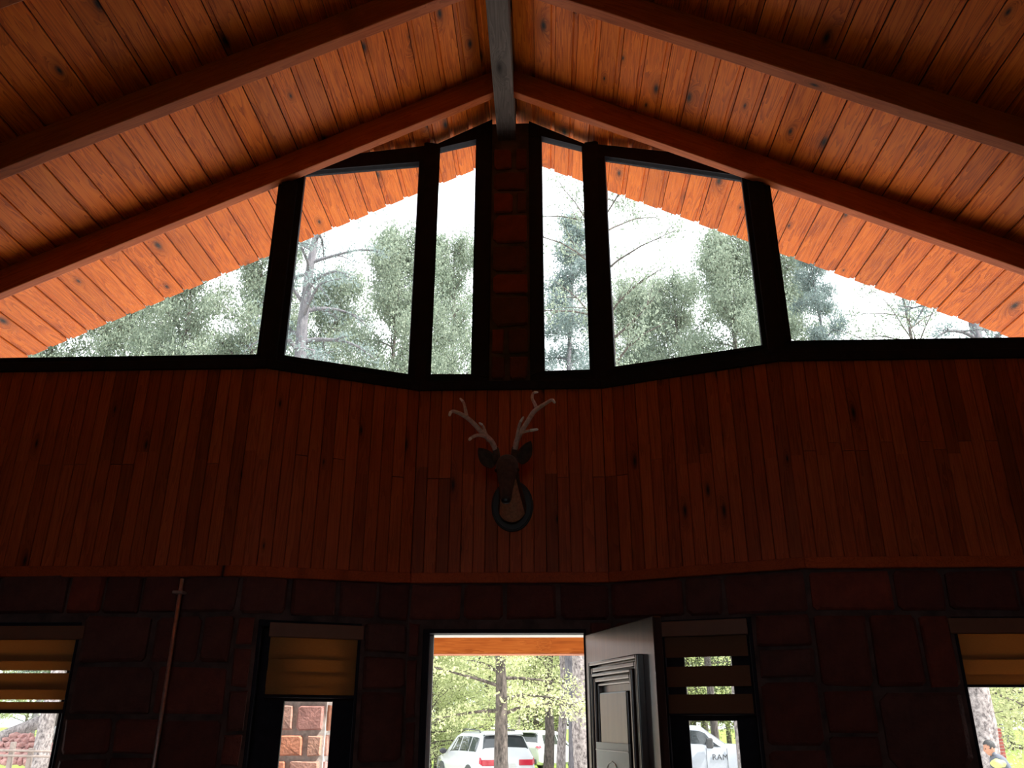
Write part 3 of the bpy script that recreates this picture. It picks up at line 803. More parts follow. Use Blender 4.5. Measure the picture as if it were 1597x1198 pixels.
# neck, head and muzzle: one continuous skin; rows are (x, y, z, half width, half height)
hx = L(791, 745, 4.62).x
path = [(0.0, -0.012, -0.010, 0.088, 0.118), (0.0, -0.07, 0.012, 0.080, 0.105), (hx * 0.4, -0.15, 0.070, 0.068, 0.086), (hx * 0.7, -0.23, 0.125, 0.060, 0.074),
        (hx, -0.30, 0.160, 0.062, 0.068), (hx, -0.355, 0.148, 0.066, 0.064), (hx, -0.395, 0.105, 0.060, 0.060), (hx, -0.425, 0.050, 0.050, 0.052),
        (hx, -0.452, 0.000, 0.040, 0.044), (hx, -0.474, -0.045, 0.034, 0.037), (hx, -0.488, -0.078, 0.031, 0.031), (hx, -0.495, -0.098, 0.020, 0.018)]
P = cr(path, 3)
bm = bmesh.new(); rings = []
for i, p in enumerate(P):
    t = Vector(P[min(i + 1, len(P) - 1)][:3]) - Vector(P[max(i - 1, 0)][:3]); t.normalize()
    x = Vector((1, 0, 0)); u = x.cross(t).normalized()
    c = Vector(p[:3]); rg = []
    for q in range(18):
        a = 2 * PI * q / 18
        rg.append(bm.verts.new(c + x * math.cos(a) * p[3] + u * math.sin(a) * p[4]))
    rings.append(rg)
for i in range(len(rings) - 1):
    for q in range(18): bm.faces.new((rings[i][q], rings[i][(q + 1) % 18], rings[i + 1][(q + 1) % 18], rings[i + 1][q]))
bm.faces.new(rings[0][::-1]); bm.faces.new(rings[-1])
# cupped leaf-shaped ears grown from the sides of the poll
def ear(base, tip, wd, sgn):
    base, tip = Vector(base), Vector(tip); ax = (tip - base); Ln = ax.length; ax.normalize()
    front = Vector((0, -1, 0)); side = ax.cross(front).normalized(); fr = side.cross(ax).normalized()
    prev = None
    for layer in (0, 1):
        rows = []
        for i in range(9):
            t = i / 8; wv = wd * (math.sin(PI * min(1, 0.12 + t * 0.88)) ** 0.7) * (1 - 0.25 * t)
            row = []
            for j in range(-3, 4):
                v = j / 3
                cup = (v * v - 0.55) * wd * 0.65 * (1 - t * 0.5)
                row.append(bm.verts.new(base + ax * Ln * t + side * v * wv + fr * (cup * -1.0 if False else cup) - fr * (0.008 * layer)))
            rows.append(row)
        for i in range(8):
            for j in range(6): bm.faces.new((rows[i][j], rows[i + 1][j], rows[i + 1][j + 1], rows[i][j + 1]))
        if prev:
            edge = lambda R_: [R_[i][0] for i in range(9)] + [R_[8][j] for j in range(1, 7)] + [R_[i][6] for i in range(7, -1, -1)]
            A, B = edge(prev), edge(rows)
            for i in range(len(A) - 1): bm.faces.new((A[i], B[i], B[i + 1], A[i + 1]))
        prev = rows
eyL = 4.66
ear(L(769, 727, eyL), L(746, 699, eyL), 0.050, -1); ear(L(812, 722, eyL), L(828, 688, eyL), 0.046, 1)
# brow swellings and antler pedicles
for (a, b) in (((775, 715), (773, 699)), ((802, 714), (803, 698))):
    add_tube(bm, [L(*a, 4.665) + Vector((0, 0, -0.02)), L(*a, 4.665), L(*b, 4.665)], [0.026, 0.023, 0.018], 10)
head = bobj('head', bm, M['fur'], deer, True)
# pale throat and brisket hair under the muzzle
bm = bmesh.new(); rows = []
for i in range(10):
    t = i / 9; pth = cr(path, 3); q = pth[int(round(t * 14))]
    q = pth[1 + i]; nx = pth[2 + i]
    tt = (Vector(nx[:3]) - Vector(q[:3])).normalized(); u = Vector((1, 0, 0)).cross(tt).normalized()
    row = []
    for j in range(9):
        a = PI / 2 + (j - 4) / 4 * lerp(1.05, 0.8, t)
        row.append(bm.verts.new(Vector(q[:3]) + Vector((1, 0, 0)) * math.cos(a) * (q[3] + 0.004) + u * math.sin(a) * (q[4] + 0.004)))
    rows.append(row)
for i in range(9):
    for j in range(8): bm.faces.new((rows[i][j], rows[i][j + 1], rows[i + 1][j + 1], rows[i + 1][j]))
tag(bobj('throat_patch', bm, M['throat'], deer, True), 'pale tan throat hair')
for sx in (-1, 1):
    bm = bmesh.new(); bmesh.ops.create_uvsphere(bm, u_segments=12, v_segments=8, radius=0.016)
    o = bobj('eye', bm, M['eye'], deer, True); o.location = (hx + sx * 0.056, -0.392, 0.113)
bm = bmesh.new(); bmesh.ops.create_uvsphere(bm, u_segments=14, v_segments=10, radius=1.0)
for v in bm.verts: v.co = Vector((v.co.x * 0.028, v.co.y * 0.016, v.co.z * 0.024))
o = bobj('nose', bm, M['nose'], deer, True); o.location = (hx, -0.498, -0.088)
def antler(name, beams):
    o = None
    bm = bmesh.new(); TT = []
    for pts, rad in beams:
        q = [(*L(px, py, Y), r) for (px, py, Y), r in zip(pts, rad)]
        q = cr(q, 5)
        add_tube(bm, [Vector(a[:3]) for a in q], [max(0.003, a[3]) for a in q], 10)
        e = q[-5:]; tips = bmesh.new(); TT.append(tips)
        add_tube(tips, [Vector(a[:3]) for a in e] + [Vector(e[-1][:3]) + (Vector(e[-1][:3]) - Vector(e[-2][:3])).normalized() * 0.006],
                 [max(0.003, a[3]) + 0.0012 for a in e] + [0.002], 10)
    o = bobj(name, bm, M['antler'], deer, True)
    for tips in TT: tag(bobj('antler_tip', tips, M['antler_tip'], o, True), 'whitish antler tip')
antler('antler', [([(773, 702, 4.66), (766, 688, 4.65), (752, 675, 4.63), (739, 661, 4.61), (726, 650, 4.59), (712, 643, 4.57), (704, 642, 4.55), (701, 648, 4.54)], [.016, .016, .015, .014, .013, .011, .009, .007]),
                  ([(728, 651, 4.59), (726, 640, 4.60), (723, 628, 4.61), (718, 622, 4.62)], [.012, .010, .008, .005]),
                  ([(768, 692, 4.65), (756, 681, 4.60), (744, 679, 4.57), (735, 683, 4.55), (732, 686, 4.54)], [.012, .010, .010, .009, .007]),
                  ([(762, 688, 4.65), (757, 674, 4.63), (753, 664, 4.62), (748, 660, 4.61)], [.012, .009, .007, .005])])
antler('antler', [([(803, 702, 4.66), (806, 688, 4.65), (812, 675, 4.64), (822, 659, 4.62), (832, 643, 4.60), (842, 635, 4.58), (853, 628, 4.56), (861, 624, 4.55), (865, 628, 4.54)], [.016, .016, .015, .014, .014, .012, .010, .009, .006]),
                  ([(838, 640, 4.59), (834, 630, 4.60), (830, 621, 4.61), (832, 613, 4.62), (838, 612, 4.62)], [.012, .010, .009, .008, .005]),
                  ([(806, 688, 4.65), (808, 672, 4.62), (811, 660, 4.60), (816, 651, 4.59)], [.012, .010, .008, .005]),
                  ([(808, 682, 4.65), (814, 675, 4.61), (825, 672, 4.58), (838, 670, 4.56)], [.011, .009, .008, .006])])

# ------------------------------------------------------------------ porch: stone pillars and cross beam
def pillar(name, px0, px1, Y, ztop, seed, lab=None):
    r = random.Random(seed)
    a, b = at(px0, 1150, Y), at(px1, 1150, Y); wd = b.x - a.x
    pl = empty(name, ((a.x + b.x) / 2, Y, GZ), kind='structure')
    h = wd / 2; bm = bmesh.new(); add_box(bm, -h, h, 0, wd, 0, ztop - GZ); bobj('mortar', bm, M['pillar_mortar'], pl)
    z = 0.02
    while z < ztop - GZ - 0.12:
        hh = r.uniform(0.17, 0.24); cut = r.uniform(-0.25, 0.25) * wd
        for (u0, u1) in ((-h, cut), (cut, h)):
            lp = rough_loop(u0 + 0.014, u1 - 0.014, z + 0.016, min(z + hh, ztop - GZ - 0.01) - 0.01, r, 0.02, 0.12)
            stone_piece([(q, 0, zz) for q, zz in lp], (0, -1, 0), 0.03, M['pillar_stone'], pl, r)
        lp = rough_loop(0.014, wd - 0.014, z + 0.016, min(z + hh, ztop - GZ - 0.01) - 0.01, r, 0.02, 0.12)
        stone_piece([(h, q, zz) for q, zz in lp], (1, 0, 0), 0.03, M['pillar_stone'], pl, r)
        stone_piece([(-h, q, zz) for q, zz in lp[::-1]], (-1, 0, 0), 0.03, M['pillar_stone'], pl, r)
        z += hh
    return pl
YP = 7.0
zb1 = at(790, 990, YP - 0.1).z; zb0 = at(790, 1020, YP - 0.1).z
pillar('pillar', 421, 506, YP, zb0, 3)
pillar('pillar', 1205, 1295, YP, zb0, 4)
xa, xb = at(400, 1100, YP).x, at(1320, 1100, YP).x
bm = bmesh.new(); add_box(bm, -0.1, 0.1, -(xb - xa) / 2, (xb - xa) / 2, 0, zb1 - zb0)
o = bobj('porch_beam', bm, M['lintel']); soft(o, 0.008); tag(o, kind='structure')
o.location = ((xa + xb) / 2, YP, zb0); o.rotation_euler = (0, 0, PI / 2)

# ------------------------------------------------------------------ trees
def np_mesh(name, verts, faces4):
    me = bpy.data.meshes.new(name); nv, nf = len(verts), len(faces4)
    me.vertices.add(nv); me.vertices.foreach_set('co', np.asarray(verts, dtype=np.float32).ravel())
    me.loops.add(nf * 4); me.loops.foreach_set('vertex_index', np.asarray(faces4, dtype=np.int32).ravel())
    me.polygons.add(nf); me.polygons.foreach_set('loop_start', np.arange(0, nf * 4, 4, dtype=np.int32))
    me.update(calc_edges=True); return me

def tree_geo(seed, Ht, base, R, nb, nleaf, leaf, shape, r0, up=0.35, droop=0.25, spread=0.22, aspect=0.5):
    """trunk, branch and foliage meshes for a tree Ht tall; base: fraction of bare trunk; shape: 'cone', 'dome' or 'flat'"""
    r = random.Random(seed); nr = np.random.RandomState(seed)
    tp = []; x = y = 0.0
    for i in range(11):
        tp.append((x, y, Ht * i / 10)); x += r.uniform(-1, 1) * Ht * 0.008; y += r.uniform(-1, 1) * Ht * 0.008
    def trunk_at(t):
        f = min(9.999, t * 10); i = int(f); f -= i
        return Vector(tp[i]).lerp(Vector(tp[i + 1]), f)
    bt = bmesh.new(); add_tube(bt, [tp[0]] + tp, [r0 * 1.35] + [r0 * (1 - 0.88 * i / 10) for i in range(11)], 10)
    bb = bmesh.new(); pos = []; wts = []
    for i in range(nb):
        t = base + (0.98 - base) * ((i + r.random()) / nb); az = i * 2.399 + r.uniform(-.5, .5)
        q = (t - base) / (1 - base)
        if shape == 'cone': ln = R * (1.0 - q) ** 0.75 * r.uniform(0.75, 1.1) + 0.2
        elif shape == 'dome': ln = R * math.sqrt(max(0.06, 1 - (q * 1.15 - 0.25) ** 2)) * r.uniform(0.7, 1.1)
        else: ln = R * (0.45 + 0.6 * q) * r.uniform(0.6, 1.1)
        d = Vector((math.cos(az), math.sin(az), up + r.uniform(-.25, .3) + q * 0.35)); p = trunk_at(t); pts = [p.copy()]
        for s in range(6):
            d.z -= droop * 0.25 * r.uniform(0.2, 1.6); d.x += r.uniform(-.22, .22); d.y += r.uniform(-.22, .22); d.normalize()
            p = p + d * ln / 6; pts.append(p.copy())
        rb = r0 * 0.34 * (1 - t * 0.75)
        add_tube(bb, pts, [rb * (1 - 0.85 * s / 6) for s in range(7)], 5, False)
        for s in range(2, 7): pos.append(pts[s]); wts.append(1.0)
        for _ in range(4):
            s0_ = r.randint(1, 5); p2 = pts[s0_].copy(); d2 = (pts[s0_] - pts[s0_ - 1]).normalized() + Vector((r.uniform(-1, 1), r.uniform(-1, 1), r.uniform(-.5, .7))); d2.normalize()
            l2 = ln * r.uniform(0.22, 0.42); sp = [p2.copy()]
            for s in range(3):
                d2.z -= droop * 0.2; d2.x += r.uniform(-.3, .3); d2.y += r.uniform(-.3, .3); d2.normalize(); p2 = p2 + d2 * l2 / 3; sp.append(p2.copy())
            add_tube(bb, sp, [rb * 0.4 * (1 - 0.8 * s / 3) for s in range(4)], 4, False)
            pos += sp[1:]; wts += [1.2] * 3
    pos = np.array([tuple(p) for p in pos]); wts = np.array(wts); wts /= wts.sum()
    idx = nr.choice(len(pos), nleaf, p=wts)
    c = pos[idx] + nr.normal(0, spread, (nleaf, 3)) * np.array([1, 1, 0.7])
    a = nr.normal(size=(nleaf, 3)); a /= np.linalg.norm(a, axis=1)[:, None]
    b = np.cross(a, nr.normal(size=(nleaf, 3))); b /= np.linalg.norm(b, axis=1)[:, None]
    sz = leaf * nr.uniform(0.5, 1.3, (nleaf, 1)); a *= sz; b *= sz * aspect
    V = np.stack([c - a, c + b, c + a, c - b], 1).reshape(-1, 3); F = np.arange(nleaf * 4).reshape(-1, 4)
    mt_, mb_ = bpy.data.meshes.new('trunk'), bpy.data.meshes.new('branches')
    for q, me in ((bt, mt_), (bb, mb_)):
        bmesh.ops.recalc_face_normals(q, faces=q.faces)
        for f in q.faces: f.smooth = True
        q.to_mesh(me); q.free()
    return mt_, mb_, np_mesh('foliage', V, F)

def tree(name, geo, loc, rz, sc, mats, label, group=None, cat='tree'):
    t = empty(name, loc, rz, label, cat, group); t.scale = (sc, sc, sc)
    out = []
    for nm, me, mt in zip(('trunk', 'branches', 'foliage'), geo, mats):
        if not me.materials: me.materials.append(mt)
        o = mobj(nm, me, None, t); out.append(o)
    out[2]['kind'] = 'stuff'; out[1]['kind'] = 'stuff'
    return t

def ground_at(px, Y, row=1150):
    d = ray(px, row); return Vector((d[0] * Y, Y, GZ - 0.02))
G = {}; GH = {}
def geo(key, seed, Ht, *a):
    G[key] = tree_geo(seed, Ht, *a); GH[key] = Ht
geo('pine', 11, 17, 0.42, 3.6, 30, 11000, 0.06, 'flat', 0.48, 0.30, 0.60, 0.14, 0.35)
geo('pine_b', 12, 18, 0.30, 3.6, 40, 50000, 0.07, 'cone', 0.25, 0.2, 0.3, 0.24, 0.35)
geo('oak', 21, 12.5, 0.22, 4.6, 46, 34000, 0.09, 'dome', 0.22, 0.5, 0.2, 0.27, 0.55)
geo('oak_b', 22, 13, 0.25, 5.0, 44, 34000, 0.09, 'dome', 0.24, 0.45, 0.2, 0.28, 0.55)
geo('grove', 23, 15, 0.46, 3.0, 46, 62000, 0.058, 'dome', 0.24, 0.5, 0.25, 0.26, 0.55)
geo('grove_b', 24, 15, 0.42, 3.2, 46, 62000, 0.060, 'dome', 0.24, 0.4, 0.3, 0.27, 0.55)
geo('bare', 31, 16, 0.5, 5.0, 24, 9000, 0.05, 'flat', 0.24, 0.35, 0.25, 0.18, 0.5)
geo('spring', 41, 6.2, 0.14, 2.4, 46, 26000, 0.036, 'dome', 0.13, 0.35, 0.25, 0.20, 0.6)
geo('leafy', 43, 7.0, 0.30, 1.9, 36, 18000, 0.034, 'dome', 0.16, 0.3, 0.3, 0.17, 0.6)
geo('trunkpine', 51, 19, 0.62, 3.0, 22, 9000, 0.14, 'cone', 0.26, 0.2, 0.3, 0.22, 0.35)
GREY = (M['bark'], M['bark'], M['leaf_grey']); PINE = (M['bark_blue'], M['bark_blue'], M['leaf_pine']); SPR = (M['bark'], M['bark'], M['leaf_spring'])
PAL = (M['bark_pale'], M['bark_pale'], M['leaf_pine'])
GR = {'pine': 3.6, 'pine_b': 3.6, 'oak': 4.6, 'oak_b': 5.0, 'grove': 3.0, 'grove_b': 3.2, 'bare': 5.0, 'trunkpine': 3.0}
def grown(name, key, px, Y, top, rz, mats, label, hw=None, group=None):
    """tree standing at depth Y whose top reaches a height seen at row top"""
    h = at(px, top, Y).z - GZ
    t = tree(name, G[key], ground_at(px, Y, 480), rz, h / GH[key], mats, label, group)
    if hw:                              # crown half-width, given as it looks at that depth
        r = (at(px + hw, top, Y) - at(px, top, Y)).x / GR[key]; t.scale = (r, r, h / GH[key])
    return t

grown('pine_tree', 'pine', 482, 21, 262, 0.3, PINE, 'bluish pine with bare curved limbs, left of the two narrow upper panes', 150)
grown('oak_tree', 'grove', 612, 25, 378, 1.0, GREY, 'dense round-crowned tree rising right of the bluish pine', 95)
grown('oak_tree', 'grove_b', 535, 29, 440, 2.1, GREY, 'low crown between the bluish pine and the taller round-crowned tree', 70)
grown('oak_tree', 'grove_b', 712, 46, 388, 2.6, GREY, 'grey-green tree filling the foot of the narrow pane left of the pier', 75)
grown('oak_tree', 'grove', 395, 26, 345, 2.0, GREY, 'grey-green tree against the left corner post, left triangular window', 85)
grown('oak_tree', 'grove_b', 300, 28, 380, 3.0, GREY, 'dense grey-green tree right of the middle of the left triangular window', 90)
grown('oak_tree', 'grove', 205, 31, 425, 0.7, GREY, 'grey-green tree left of the middle of the left triangular window', 90)
grown('oak_tree', 'grove_b', 100, 30, 470, 3.3, GREY, 'grey-green tree at the thin left point of the triangular window', 90)
grown('pine_tree', 'pine_b', 879, 27, 335, 4.0, PINE, 'blue-green pine standing in the narrow pane right of the pier', 125)
grown('sparse_tree', 'bare', 938, 17, 215, 2.2, GREY, 'sparse tree whose thin twigs cross the white sky right of the pier', 200)
grown('oak_tree', 'grove', 1135, 26, 378, 0.6, GREY, 'broad dense tree in the right half of the right trapezoid window', 95)
grown('oak_tree', 'grove_b', 1205, 30, 372, 4.6, GREY, 'dense tree half hidden by the right corner post', 80)
grown('oak_tree', 'grove', 990, 34, 458, 5.1, GREY, 'low dense crown beneath the sparse twigs in the right trapezoid window', 75)
grown('oak_tree', 'grove_b', 1062, 32, 446, 1.9, GREY, 'low crown between the twig-crossed sky and the broad dense tree', 75)
grown('pine_tree', 'pine_b', 1280, 26, 375, 1.4, PINE, 'blue-grey pine just right of the thick right corner post', 85)
grown('bare_tree', 'pine', 1505, 20, 250, 4.0, PINE, 'thick forked trunk low in the right triangular window', 150)
grown('sparse_tree', 'bare', 1400, 24, 405, 3.4, PINE, 'sparse dark twigs hanging left of the forked trunk, right triangular window', 190)

# trunks seen through the doorway
tree('leafy_tree', G['leafy'], ground_at(789, 17), 0.5, 1.0, SPR, 'dark leafy trunk standing in the middle of the doorway view')
scaly = tree('pine_tree', G['trunkpine'], ground_at(909, 22), 1.9, 1.1, PAL, 'thick pale scaly pine trunk beside the open door edge')
scaly.scale.z = 0.5
tree('slim_tree', G['leafy'], ground_at(853, 31), 2.9, 1.25, SPR, 'slim grey trunk in front of the far white car')
tree('slim_tree', G['trunkpine'], ground_at(873, 28), 3.9, 0.62, PAL, 'slim pale trunk with bark patches beside the far white car')
tree('pine_tree', G['trunkpine'], ground_at(724, 46), 0.9, 1.05, PAL, 'greyish trunk rising behind the near white car')
tree('slim_tree', G['trunkpine'], ground_at(805, 58), 2.4, 0.95, PAL, 'brown trunk between the main trunk and the far white car')
for (px, Y, rz, s, lb) in ((671, 33, 0.2, 0.9, 'thin young tree at the very left edge of the doorway view'), (681, 36, 1.2, 0.85, 'second thin young tree from the left edge of the doorway'),
                           (702, 38, 4.1, 1.0, 'spring-green young tree above the near white car'), (760, 44, 2.0, 1.4, 'spring-green tree behind the near white car, left of the main trunk'),
                           (835, 52, 3.0, 1.6, 'spring-green tree rising behind the far white car'), (895, 55, 0.7, 1.6, 'spring-green tree behind the thick pale pine trunk')):
    tree('young_tree', G['spring'], ground_at(px, Y), rz, s, SPR, lb)
# trunks in the outer lower windows
low = tree('pine_tree', G['trunkpine'], ground_at(67, 24), 2.7, 0.95, PAL, 'pale rough trunk in front of the red rubble, leftmost lower window')
stout = tree('pine_tree', G['trunkpine'], ground_at(1527, 21), 4.4, 1.45, PAL, 'massive grey trunk behind the walking person')
stout.scale.z = 0.55; low.scale.z = 0.55
tree('slim_tree', G['trunkpine'], ground_at(1154, 24), 5.4, 0.42, PAL, 'thin pale trunk in front of the pickup')
tree('leafy_tree', G['spring'], ground_at(1650, 24), 1.4, 1.5, GREY, 'grey-green drooping tree beyond the person, rightmost lower window')
# the wood beyond the lawn
rb = random.Random(5)
for i in range(44):
    Y = rb.uniform(62, 120) if i % 5 != 4 else rb.uniform(48, 70); px = rb.uniform(*((640, 930), (-40, 120), (1490, 1640), (640, 930), (1065, 1180))[i % 5])
    kd = rb.choice(['oak', 'oak_b', 'spring', 'trunkpine', 'spring', 'pine_b']) if i % 5 != 4 else rb.choice(['spring', 'oak', 'spring'])
    mt = SPR if kd == 'spring' else GREY
    tree('forest_tree', G[kd], ground_at(px, Y), rb.uniform(0, 6), rb.uniform(0.9, 1.15) * (1.6 if kd == 'spring' else 1.0), mt, 'tree of the hazy wood beyond the lawn', 'trees of the far wood')

# ------------------------------------------------------------------ vehicles
def loft_body(st):
    """st rows: x, z_low, z_belt, z_roof, half width, half roof width -> rings of 13 points"""
    R_ = []
    for (x, zl, zb, zr, wd, wr) in st:
        h = [(0.86 * wd, zl), (0.98 * wd, zl + 0.10), (wd, lerp(zl, zb, 0.55)), (0.965 * wd, zb), (wr, zr - 0.06), (wr - 0.13, zr), (0, zr + 0.02)]
        R_.append([Vector((x, -a, b)) for a, b in h] + [Vector((x, a, b)) for a, b in h[-2::-1]])
    return R_
def surf(R_, u, v):
    u = min(max(u, 0), len(R_) - 1 - 1e-6); v = min(max(v, 0), 12 - 1e-6); i, j = int(u), int(v); fu, fv = u - i, v - j
    return R_[i][j].lerp(R_[i][j + 1], fv).lerp(R_[i + 1][j].lerp(R_[i + 1][j + 1], fv), fu)
def patch(R_, corners, off, n=4):
    """panel lying on the body: corners (u, v) in order, raised by off"""
    bm = bmesh.new(); g = []
    cs = [Vector(c) for c in corners]
    for i in range(n + 1):
        row = []
        for j in range(n + 1):
            a, b = i / n, j / n
            q = cs[0].lerp(cs[1], a).lerp(cs[3].lerp(cs[2], a), b); e = 1e-2
            p = surf(R_, q.x, q.y); nn = (surf(R_, q.x + e, q.y) - surf(R_, q.x - e, q.y)).cross(surf(R_, q.x, q.y + e) - surf(R_, q.x, q.y - e))
            nn.normalize(); cen = Vector((p.x, 0, 0.9))
            if nn.dot(p - cen) < 0: nn = -nn
            row.append((bm.verts.new(p + nn * off), bm.verts.new(p - nn * 0.01)))
        g.append(row)
    for i in range(n):
        for j in range(n):
            bm.faces.new((g[i][j][0], g[i + 1][j][0], g[i + 1][j + 1][0], g[i][j + 1][0]))
    B = [g[i][0] for i in range(n + 1)] + [g[n][j] for j in range(1, n + 1)] + [g[i][n] for i in range(n - 1, -1, -1)] + [g[0][j] for j in range(n - 1, 0, -1)]
    for i in range(len(B)):
        a, b = B[i], B[(i + 1) % len(B)]; bm.faces.new((a[0], b[0], b[1], a[1]))
    return bm
def wheel(parent, x, y, r, sgn):
    wh = empty('wheel', (x, y, r), parent=parent)
    bm = bmesh.new(); n = 28; prof = [(r * 0.66, 0.10), (r * 0.94, 0.10), (r, 0.05), (r, -0.08), (r * 0.94, -0.12), (r * 0.66, -0.12)]
    rg = [[bm.verts.new((a * math.cos(2 * PI * i / n), b * sgn, a * math.sin(2 * PI * i / n))) for a, b in prof] for i in range(n)]
    for i in range(n):
        for j in range(6): bm.faces.new((rg[i][j], rg[(i + 1) % n][j], rg[(i + 1) % n][(j + 1) % 6], rg[i][(j + 1) % 6]))
    bobj('tyre', bm, M['rubber'], wh, True)
    bm = bmesh.new()
    add_prism(bm, [(r * 0.2 * math.cos(2 * PI * i / 16), 0.08 * sgn, r * 0.2 * math.sin(2 * PI * i / 16)) for i in range(16)], (0, -0.1 * sgn, 0))
    for k in range(7):
        a = 2 * PI * k / 7; c_, s_ = math.cos(a), math.sin(a); p, q = Vector((c_, 0, s_)), Vector((-s_, 0, c_))
        add_prism(bm, [p * r * 0.12 + q * r * 0.07 + Vector((0, 0.08 * sgn, 0)), p * r * 0.67 + q * r * 0.09 + Vector((0, 0.07 * sgn, 0)), p * r * 0.67 - q * r * 0.09 + Vector((0, 0.07 * sgn, 0)), p * r * 0.12 - q * r * 0.07 + Vector((0, 0.08 * sgn, 0))], (0, -0.05 * sgn, 0))
    add_prism(bm, [(r * 0.67 * math.cos(2 * PI * i / 24), 0.02 * sgn, r * 0.67 * math.sin(2 * PI * i / 24)) for i in range(24)], (0, -0.03 * sgn, 0))
    bobj('rim', bm, M['alloy'], wh)
def arch(parent, x, y, r, sgn):
    bm = bmesh.new(); n = 20
    o_ = [(x + r * 1.2 * math.cos(PI * i / n), y, r + r * 1.2 * math.sin(PI * i / n)) for i in range(n + 1)]
    add_prism(bm, [(x - r * 1.2, y, 0.32)] + o_[::-1][0:0] + [(x + r * 1.2, y, 0.32)] + o_, (0, 0.012 * sgn, 0))
    bobj('wheel_arch', bm, M['trim_dark'], parent)

def suv(name, loc, rz, label, paint, st, sidewins, rearwin, wind, lights, wb, wr, plate=True):
    c = empty(name, loc, rz, label, 'car'); R_ = loft_body(st)
    bm = bmesh.new(); g = [[bm.verts.new(p) for p in r_] for r_ in R_]
    for i in range(len(g) - 1):
        for j in range(12): bm.faces.new((g[i][j], g[i + 1][j], g[i + 1][j + 1], g[i][j + 1]))
    bm.faces.new(g[0]); bm.faces.new(g[-1][::-1])
    for i in range(len(g) - 1): bm.faces.new((g[i][0], g[i][12], g[i + 1][12], g[i + 1][0]))
    body = bobj('body', bm, paint, c, True)
    e = body.modifiers.new('split', 'EDGE_SPLIT'); e.split_angle = math.radians(38)
    for (u0, u1, u2, u3) in sidewins:
        for s in (0, 1):
            v0, v1 = (3.18, 3.86) if s == 0 else (8.82, 8.14)
            bobj('side_window', patch(R_, [(u0, v0), (u1, v0), (u2, v1), (u3, v1)], 0.006), M['car_glass'], c)
    for nm, w_ in (('rear_window', rearwin), ('windscreen', wind)):
        if w_: bobj(nm, patch(R_, [(w_[0], 4.25), (w_[1], 4.35), (w_[1], 7.65), (w_[0], 7.75)], 0.006, 6), M['car_glass'], c)
    for (cs, mat) in lights:
        for s in (0, 1):
            cc = cs if s == 0 else [(u, 12 - v) for u, v in cs]
            bobj('tail_light', patch(R_, cc, 0.012), M[mat], c)
    W = st[len(st) // 2][4]
    for x in wb:
        for s in (-1, 1): wheel(c, x, s * (W - 0.10), wr, s); arch(c, x, s * (W * 0.995), wr, s)
    return c, R_

ST_SUV = [(-2.36, 0.42, 0.95, 0.99, 0.86, 0.80), (-2.33, 0.36, 1.02, 1.10, 0.92, 0.84), (-2.22, 0.34, 1.06, 1.24, 0.95, 0.82), (-1.98, 0.30, 1.08, 1.66, 0.96, 0.70), (-1.75, 0.28, 1.08, 1.73, 0.97, 0.70),
          (-0.9, 0.26, 1.07, 1.77, 0.97, 0.71), (0.1, 0.26, 1.05, 1.76, 0.97, 0.70), (0.55, 0.26, 1.05, 1.66, 0.97, 0.70), (1.15, 0.26, 1.04, 1.18, 0.96, 0.78), (1.5, 0.26, 1.0, 1.09, 0.95, 0.80), (2.15, 0.30, 0.92, 0.98, 0.90, 0.74), (2.36, 0.38, 0.75, 0.80, 0.78, 0.62)]
p = ground_at(783, 28.2)
c1, R1 = suv('white_suv', (p.x, 30.0, GZ), math.radians(90 + 24), 'near white suv seen from behind, left of the main doorway trunk, red tail lights', M['white_paint'], ST_SUV,
             [(3.35, 4.6, 4.6, 3.6), (4.7, 5.6, 5.6, 4.7), (5.7, 7.4, 6.6, 5.7)], (2.15, 3.35), (7.1, 8.0),
             [([(0.1, 2.45), (1.3, 2.45), (1.3, 3.1), (0.1, 3.1)], 'red_lens')], (-1.42, 1.42), 0.37)
c1.location = (p.x - 0.78, 28.2 + 2.1, GZ)
for sx in (-1, 1):
    bm = bmesh.new(); add_box(bm, -2.385, -2.32, min(sx * 0.38, sx * 0.85), max(sx * 0.38, sx * 0.85), 0.80, 0.97); soft(bobj('tail_light', bm, M['red_lens'], c1), 0.02, 2)
    bm = bmesh.new(); add_tube(bm, [(-1.5, sx * 0.60, 1.735), (-1.4, sx * 0.60, 1.80), (0.0, sx * 0.60, 1.83), (0.35, sx * 0.60, 1.78)], 0.02, 6); bobj('roof_rail', bm, M['trim_dark'], c1)
    bm = bmesh.new(); bmesh.ops.create_uvsphere(bm, u_segments=12, v_segments=8, radius=1)
    for v in bm.verts: v.co = Vector((v.co.x * 0.07, v.co.y * 0.13, v.co.z * 0.09))
    o = bobj('mirror', bm, M['trim_dark'], c1, True); o.location = (0.95, sx * 1.06, 1.14)
bm = bmesh.new(); add_box(bm, -2.375, -2.35, -0.26, 0.26, 0.72, 0.86); bobj('number_plate', bm, M['plate'], c1)
bm = bmesh.new(); add_prism(bm, [(-2.06, -0.62, 1.66), (-2.06, 0.62, 1.66), (-1.85, 0.66, 1.745), (-1.85, -0.66, 1.745)], (-0.07, 0, 0.03)); bobj('spoiler', bm, M['white_paint'], c1)
bm = bmesh.new(); add_box(bm, -2.40, -2.30, -0.80, 0.80, 0.36, 0.52); soft(bobj('bumper', bm, M['trim_dark'], c1), 0.03, 2)

